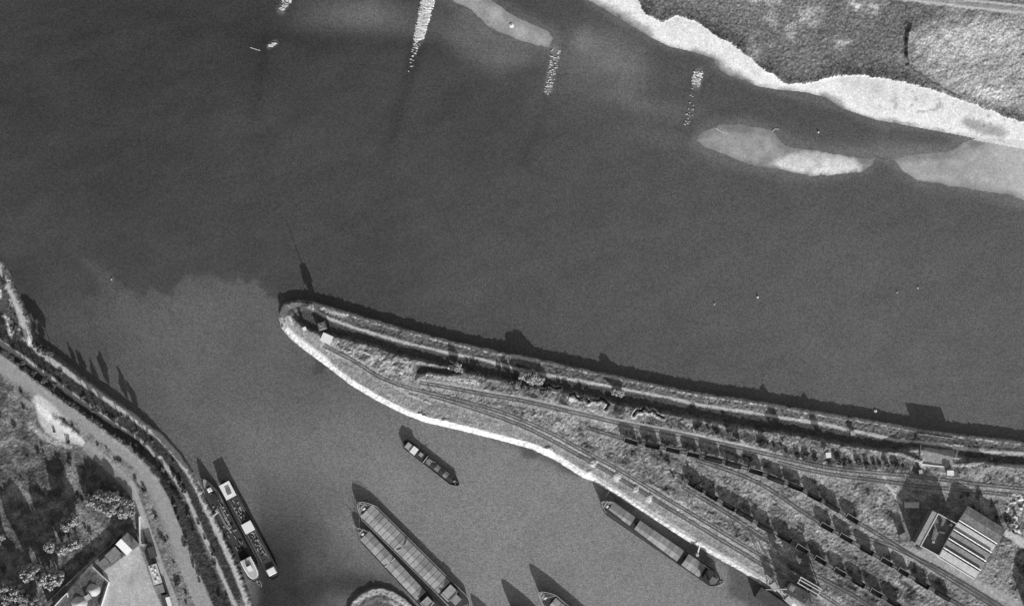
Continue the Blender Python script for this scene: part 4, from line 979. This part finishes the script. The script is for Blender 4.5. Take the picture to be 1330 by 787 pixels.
# ------------------------------------------------------------------ vegetation
LEAF = mat('foliage', .42, .35, 1.2); LEAFD = mat('foliage_dark', .13, .35, 1.2); BARK = mat('bark', .12, .2)
def leaf_mesh(name, rx, rz, zc, n, lobes, seed, leaf=.5, m=LEAF, shell=.55):
    r = np.random.default_rng(seed)
    c = [((0, 0, 0), 1.0)]
    for k in range(lobes):
        t = r.uniform(0, 6.28); ph = r.uniform(-.5, 1.2); q0 = r.uniform(.6, .86); c.append(((math.cos(t) * q0 * math.cos(ph), math.sin(t) * q0 * math.cos(ph), math.sin(ph) * .6), r.uniform(.22, .46)))
    vs = []; fs = []
    for k in range(n):
        (cx, cy, cz), q_ = c[r.integers(len(c))] if k % 4 else c[0]
        if (cx, cy, cz) == (0, 0, 0): q_ = .6
        d = r.normal(size=3); d /= np.linalg.norm(d); rad = q_ * (shell + (1 - shell) * r.random() ** .5)
        p = np.array((cx, cy, cz)) + d * rad; p = p * np.array((rx, rx, rz)) + np.array((0, 0, zc))
        nrm = d * .9 + r.normal(size=3) * .45; nrm /= np.linalg.norm(nrm)
        u = np.cross(nrm, (0.3, .2, 1)); u /= np.linalg.norm(u) + 1e-9; w = np.cross(nrm, u); s_ = leaf * r.uniform(.6, 1.35)
        i = len(vs); vs += [tuple(p - u * s_), tuple(p - w * s_ * .7), tuple(p + u * s_), tuple(p + w * s_ * .7)]; fs.append((i, i + 1, i + 2, i + 3))
    me = bpy.data.meshes.new(name); me.from_pydata(vs, [], fs); me.materials.append(m); me.update(); return me
crown_me = [leaf_mesh('crown', 4.2, 3.8, 0, 3400, 16, s, .46, LEAF, .7) for s in (1, 2, 3)]
dark_me = [leaf_mesh('crown', 4.2, 3.8, 0, 3000, 12, s, .42, LEAFD) for s in (11, 12)]
pop_me = [leaf_mesh('crown', 2.1, 6.0, 0, 1500, 5, s, .38, LEAFD) for s in (5, 6)]
LEAFB = mat('foliage_bush', .24, .35, 1.2)
bush_me = [leaf_mesh('foliage', 1.5, 1.2, 0, 420, 5, s, .3, mm, .45) for s, mm in ((7, LEAFB), (8, LEAFD), (9, LEAFD))]
def trunk_mesh(h, r):
    m = MB().tube((0, 0, -.3), (.1, .05, h * .6), r, r * .7); 
    for k in range(5):
        t = k * 1.3; m.tube((.1, .05, h * (.45 + .08 * k)), (math.cos(t) * h * .2, math.sin(t) * h * .2, h * (.75 + .05 * k)), r * .4, r * .12, n=5)
    me = bpy.data.meshes.new('trunk'); me.from_pydata(m.v, [], m.f); me.materials.append(BARK); return me
TR = trunk_mesh(9, .32)
def tree(px, py, h, r, label, group, pop=False, name='tree', full=False):
    # px, py = where the crown shows; step back to the foot for the lens lean
    a, b, z = ground_at(px, py); z = terrain_z(a, b)
    k = (H - z - h * .62) / H; a, b = (px - 665) * S * k, -(py - 393.5) * S * k
    o = empty(name, (a, b, z), random.uniform(0, 6), label, 'tree', group)
    me = random.choice(pop_me if pop else dark_me if 'shore' in name or 'road' in name else crown_me)
    c = bpy.data.objects.new('crown', me); COL.objects.link(c); c.parent = o
    rr, hz = (2.1, 6.0) if pop else (4.2, 3.8)
    sz = (h * .40 if pop else h * .49 if full else min(h * .36, r * 1.0)) / hz
    c.scale = (r / rr, r / rr, sz); c.location = (0, 0, h - hz * sz * 1.05)
    t = bpy.data.objects.new('trunk', TR); COL.objects.link(t); t.parent = o; t.scale = (h / 11, h / 11, h / 11)
    return o
# wood at lower left: the taller trees on the left throw the long streaks
wood = [(117,651,9,3.0),(127,642,9,2.6),(138,646,10,3.2),(149,645,9.5,2.8),(128,657,8.5,3.0),(141,663,8.5,3.4),(150,655,7.5,2.6),(160,652,6,2.6),(169,655,5.5,2.6),(158,666,7.5,3.2),(171,665,6,2.0),
        (86,681,16.5,3.6),(95,675,15.5,3.2),(65,709,15,3.6),(79,713,14,3.2),(88,709,13,3.0),(98,705,12.5,3.2),(36,744,22,4.4),(44,738,22,3.8),(55,751,19,4.0),(64,756,16,3.8),(74,750,16,4.0),(68,744,15,3.2),
        (20,770,17,4.4),(8,778,16,4.2),(30,781,15,4.4),(5,762,17,3.8),(45,784,13,4),(-8,700,18,4.5),(-14,740,18,5),(-4,790,16,4.5),(14,795,16,5),(40,800,15,4.6)]
for i, (x, y, h, r) in enumerate(wood):
    if i < 11: lb, gp = 'broad tree in the clump between the dark hollow and the narrow road', 'trees in the clump beside the narrow road'
    elif i < 17: lb, gp = 'tall tree in the open middle of the wood throwing a long streak of shadow', 'tall trees in the middle of the wood'
    else: lb, gp = 'tall leafy tree in the dense lower left corner of the wood', 'tall trees in the lower left corner'
    tree(x, y, h, r * 1.1, lb, gp, name='leafy_tree', full=True)
# row between the main road and the middle path (poplars and limes)
rowt = [(4,457,9,1.8,0),(15,464,9,2.0,0),(30,471,10,2.0,0),(45,484,10,2.0,0),(60,492,10,2.0,0),(72,499,10,1.9,0),
        *[(tx-7+.335*L, ty+.942*L, L*.45*.374-(3.6 if L<80 else 4.2), r, 1) for tx,ty,L,r in ((90,444,76,1.2),(101,452,86,2.0),(116,461,80,1.6),(127,454,94,2.4),(152,474,92,2.0),(167,492,88,1.8))]]
for i, (x, y, h, r, pp) in enumerate(rowt):
    tree(x, y, h, r, ('slender poplar' if pp else 'small round tree') + f', {ORD[i]} from the left in the row beside the main road', 'trees in the row beside the main road', bool(pp), 'poplar' if pp else 'roadside_tree')
for i, (x, y, h, r) in enumerate([(52,452,8.5,2.6),(60,456,9,3.0),(66,459,8,2.4),(46,447,8,2.2)]):
    tree(x, y, h, r, 'dark shore tree in the knot where the shore path bends', 'knot of trees at the bend of the shore path', name='shore_tree')
for (x, y, h, r, lb) in ((690,490,7.4,4.2,'large bushy tree on the spit whose shadow makes the widest bulge on the river'), (700,494,6.2,3.4,'rounded tree just right of the largest tree on the spit'), (680,487,6.8,3.6,'rounded tree just left of the largest tree on the spit'),
                        (594,476,5.6,2.8,'lone tree by the dark hollow on the spit'), (800,508,5.4,3.0,'lone tree beside the dike path right of the zigzag trench'), (807,510,3.6,2.4,'lower bushy tree at the right of the lone dike path tree'), (1017,571,7,2.2,'dark tree rising out of the scrub line north of the railway'), (1071,581,7,1.9,'dark tree just above the small white trackside hut'),
                        (1007,566,3,1.4,'small shrub tree at the plateau edge')):
    tree(x, y, h, r, lb, None, name='spit_tree', full=True)
BTR = trunk_mesh(2, .12)
def bush(px, py, r, label, group, h=1.0):
    a, b, z = ground_at(px, py); o = empty('bush', (a, b, z), random.uniform(0, 6), label, 'bush', group)
    c = bpy.data.objects.new('foliage', random.choice(bush_me)); COL.objects.link(c); c.parent = o; c.location = (0, 0, r * .55 * h); c.scale = (r / 1.5, r / 1.5, r / 1.5 * h)
    t = bpy.data.objects.new('stem', BTR); COL.objects.link(t); t.parent = o; t.scale = (r * .5,) * 3
BF = .5
def scatter(pts, n, spread, r0, r1, label, group, h=1.0):
    w = np.array(pts, float); d = np.concatenate([[0], np.cumsum(np.hypot(*np.diff(w, axis=0).T))])
    for k in range(max(3, int(n * BF))):
        s_ = random.uniform(0, d[-1]); x = np.interp(s_, d, w[:, 0]); y = np.interp(s_, d, w[:, 1])
        bush(x + random.gauss(0, spread), y + random.gauss(0, spread), random.uniform(r0, r1), label, group, h)
scatter([(585,478),(610,486),(640,488)], 16, 2.0, .8, 1.8, 'ragged bush on the spit between the dark hollow and the large trees', 'bushes between the hollow and the large trees', 1.2)
scatter([(660,494),(690,500),(712,508)], 22, 4.0, .9, 2.2, 'bush in the thicket around the large trees of the spit', 'bushes around the large spit trees', 1.3)
scatter([(715,508),(745,514),(770,522)], 12, 2.2, .7, 1.5, 'bush on the spit beside the zigzag trench', 'bushes beside the zigzag trench', 1.1)
scatter([(905,553),(960,567),(985,573),(1020,584),(1060,596),(1100,602),(1180,606)], 110, 2.2, .9, 2.0, 'dark bush in the scrub line north of the railway', 'bushes of the scrub line north of the railway', 1.1)
scatter([(1240,640),(1275,646)], 12, 3, .9, 1.8, 'bush in the shade north of the works shed', 'bushes north of the works shed')
scatter([(1300,650),(1320,690)], 14, 7, .7, 1.6, 'bush on the rubble ground right of the works', 'bushes on the rubble ground')
scatter([(10,460),(60,500),(110,537),(160,572),(200,602),(222,640)], 50, 1.6, .7, 1.7, 'bush in the shaded strip between the main road and the middle path', 'bushes in the strip beside the main road', 1.2)
scatter([(215,600),(250,665),(275,720),(290,780)], 30, 4.0, .8, 2.0, 'bush on the dark slope right of the main road', 'bushes on the slope right of the main road')
scatter([(225,655),(240,700),(262,760)], 26, 1.8, .8, 1.5, 'low bush fringing the right edge of the main road', 'bushes fringing the main road')
scatter([(52,462),(90,490),(140,524),(190,562),(230,604)], 22, 1.2, .5, 1.0, 'low shore bush on the bank between the shore path and the water', 'bushes along the left shore')
scatter([(0,360),(12,395),(22,425)], 22, 5.0, .6, 1.3, 'bush on the wild strip left of the shore path', 'bushes left of the shore path')
scatter([(86,546),(104,560),(135,582),(165,606),(190,640)], 30, 1.5, .5, 1.1, 'bush on the verge between the two roads', 'bushes between the two roads')
scatter([(20,540),(60,600),(110,660),(120,720)], 50, 18, .7, 1.5, 'bush on the rough ground of the wood', 'bushes on the rough ground of the wood')
scatter([(205,670),(225,730),(240,780)], 22, 3.0, .7, 1.6, 'bush between the narrow road and the main road', 'bushes between the narrow and main roads')
scatter([(780,560),(850,595),(930,640)], 24, 9.0, .5, 1.1, 'low bush in rough grass between the wagon rows and quay tracks', 'low bushes among the sidings')

# ------------------------------------------------------------------ groynes, posts and small things in the river
STONE = mat('groyne_stone', .72, .4, 1.2)
def groyne(pts, w0, w1, n, label, fade=0, size=.9, hgt=.5):
    w = np.array([P(*p) for p in pts]); d = np.concatenate([[0], np.cumsum(np.hypot(*np.diff(w, axis=0).T))]); r = random.Random(n)
    few = n <= 100; m = MB(); x0, y0 = w[0] if few else (0, 0)
    if few: o = empty('stone_groyne', (x0, y0, 0), 0, label, 'groyne')
    for k in range(n):
        t = r.random() ** (1 + fade); s_ = t * d[-1]; x = np.interp(s_, d, w[:, 0]); y = np.interp(s_, d, w[:, 1]); wd = w0 + (w1 - w0) * t
        x += r.uniform(-1, 1) * wd; y += r.gauss(0, .4); z = r.uniform(-.22, .1)
        if few: m = MB()
        m.box((x - x0, y - y0, z), (size * r.uniform(.8, 2.8), size * r.uniform(.4, .9), hgt * r.uniform(.8, 1.5)), r.uniform(-.5, .1), r.uniform(.5, .8))
        if few: m.build('stone', STONE, o)
    return o if few else tag(m.build('stone_groyne', STONE), label, 'groyne')
groyne([(560,-20),(556,0),(550,25),(543,52)], 3.8, 2.3, 850, 'broad stone groyne running down from the top edge, the whitest of them', .2, 1.25)
groyne([(543,48),(539,62),(535,80),(532,95)], 1.9, 1.0, 60, 'scattered sunken stones at the foot of the whitest groyne', .8, .7)
groyne([(722,64),(718,85),(715,105),(710,122)], 2.8, 1.8, 74, 'broken line of stones below the tip of the upper sandbar', .1, .7)
groyne([(907,94),(905,102),(904,110)], 2.8, 2.2, 90, 'compact stone patch of the right groyne, near the beach', .1, .9)
groyne([(903,112),(898,135),(893,162)], 1.8, 2.0, 26, 'scattered stones trailing down from the compact patch near the beach', 0, .6)
groyne([(376,-10),(372,4),(366,13)], 3.6, 1.2, 98, 'short stone groyne at the top edge left of the broad one', .1, .8)
groyne([(357,56),(351,60)], .9, .9, 34, 'small lone pile of white stones out in the upper left river', 0, .9)
def buoy(px, py, label, r=.9):
    a, b = P(px, py); o = empty('buoy', (a, b, 0), .3, label, 'buoy')
    MB().tube((0, 0, -.4), (0, 0, .6), r, r * .9, n=12).build('float', WHITE, o); MB().tube((0, 0, .6), (0, 0, 1.1), r * .5, r * .2, n=8).build('topmark', WHITE, o)
buoy(1137, 534, 'white river buoy close to the spit near its right end', 1.0)
buoy(984, 386, 'small white buoy in the right middle of the river', .6)
buoy(1192, 374, 'tiny white buoy far right in the river', .4); buoy(1165, 380, 'tiny white buoy just left of the far right one', .35)
buoy(928, 395, 'tiny white buoy left of the middle right one', .4); buoy(664.5, 34, 'white object lying on the upper sandbar', 1.5)
buoy(145, 363, 'tiny white buoy on the edge of the turbid plume', .35); buoy(1063, 172, 'tiny white buoy off the beach', .5)
# driftwood on the shoals
DW = mat('driftwood', .7, .2)
for pts, lb in (([(1003,171),(1006,168),(1012,168)], 'curved white driftwood branch at the head of the long sandbar'), ([(325,62),(331,64),(338,66)], 'thin pale driftwood stick in the upper left river'), ([(930,167),(936,171),(944,174)], 'thin driftwood on the long sandbar')):
    m = MB()
    for p, q_ in zip(pts[:-1], pts[1:]): m.tube((*P(*p), .12), (*P(*q_), .14), .2, .15, n=6)
    tag(m.build('driftwood', DW), lb, 'driftwood')
# mooring ropes
ROPE = mat('rope', .4, .2)
def rope(a, za, b, zb, label):
    p = Vector((*P(*a), za)); q_ = Vector((*P(*b), zb)); m = MB(); prev = p
    for k in range(1, 9):
        t = k / 8; c = p.lerp(q_, t); c.z -= 4 * t * (1 - t) * .7; m.tube(prev, c, .07, n=5); prev = c
    tag(m.build('mooring_rope', ROPE), label, 'rope')
rope((268, 625), 4.2, (250, 612), 4.0, 'bow mooring rope of the nearer tank vessel, running up the left bank')
rope((331, 750), 3.0, (318, 757), 4.0, 'stern mooring rope of the nearer tank vessel')
rope((782, 652), 4.5, (791, 637), 3.2, 'bow mooring rope of the grey barge at the white quay')
rope((929, 751), 3.2, (944, 731), 3.2, 'stern mooring rope of the grey barge at the white quay')
rope((467, 656), 4.2, (467, 686), 3.6, 'rope lashing the bows of the rafted covered barges together')
# rowing boats
def dinghy(px, py, ang, label):
    a, b = P(px, py); o = empty('rowing_boat', (a, b, 0), ang, label, 'rowing boat')
    out = hull_outline(4.4, 1.6, 1.8, .6, 5); MB().prism([(x * .9, y * .7) for x, y in out], -.2, .12, [(x * .97, y * .9) for x, y in out]).build('hull', DECKD, o)
    MB().rim(out, [.12] * len(out), .14, .38).build('gunwale', RIMW, o)
    for x in (-.9, .5): MB().box((x, 0, .36), (.3, 1.3, .06)).build('thwart', GEAR, o)
dinghy(935, 757, .4, 'small rowing boat tied behind the grey quay barge'); dinghy(337, 757, -1.0, 'small rowing boat behind the pale rounded stern house')
# telegraph poles along the railway
def pole(px, py, label, h=7.5):
    a, b, z = ground_at(px, py); o = empty('telegraph_pole', (a, b, z), -.3, label, 'telegraph pole', 'telegraph poles along the railway')
    MB().tube((0, 0, -.4), (0, 0, h), .17, .12).build('post', MAST, o); MB().box((0, 0, h - .5), (.14, 2.0, .16)).box((0, 0, h - 1.2), (.14, 1.6, .16)).build('crossarm', MAST, o)
for i, (x, y) in enumerate(((560,511),(620,523),(680,541),(735,566),(790,597),(846,629),(902,663),(958,697))): pole(x, y, f'thin telegraph pole along the quay tracks, {ORD[i]} from the left')
for i, (x, y) in enumerate(((760,531),(850,552),(940,572),(1030,595),(1120,609),(1290,632))): pole(x, y, f'thin telegraph pole along the main line, {ORD[i]} from the left')

# ------------------------------------------------------------------ light, world, camera
sun = bpy.data.lights.new('sun', 'SUN'); sun.energy = 4.8; sun.angle = math.radians(.55); sun.color = (1, .985, .965)
so = bpy.data.objects.new('sun', sun); COL.objects.link(so)
nrm = math.hypot(SDX, SDY); dv = Vector((SDX / nrm * math.cos(EL), SDY / nrm * math.cos(EL), -math.sin(EL)))
so.rotation_euler = dv.to_track_quat('-Z', 'Y').to_euler(); so.location = (0, 0, 300)
w = bpy.data.worlds.new('World'); scn.world = w; w.use_nodes = True; nt = w.node_tree; nt.nodes.clear()
sky = nt.nodes.new('ShaderNodeTexSky'); sky.sky_type = 'NISHITA'; sky.sun_disc = False; sky.sun_elevation = EL; sky.sun_rotation = math.atan2(-SDX, -SDY)
bw_ = nt.nodes.new('ShaderNodeRGBToBW'); bg = nt.nodes.new('ShaderNodeBackground'); bg.inputs['Strength'].default_value = .13
wo = nt.nodes.new('ShaderNodeOutputWorld'); nt.links.new(sky.outputs[0], bw_.inputs[0]); nt.links.new(bw_.outputs[0], bg.inputs[0]); nt.links.new(bg.outputs[0], wo.inputs[0])
sun.color = (1, 1, 1)
cam = bpy.data.cameras.new('camera'); co = bpy.data.objects.new('camera', cam); COL.objects.link(co)
cam.sensor_width = 36; cam.lens = 36 * H / (1330 * S); cam.clip_end = 20000; cam.clip_start = 10
co.location = (0, 0, H); scn.camera = co
scn.view_settings.view_transform = 'Standard'; scn.view_settings.look = 'None'; scn.view_settings.exposure = 0; scn.view_settings.gamma = 1
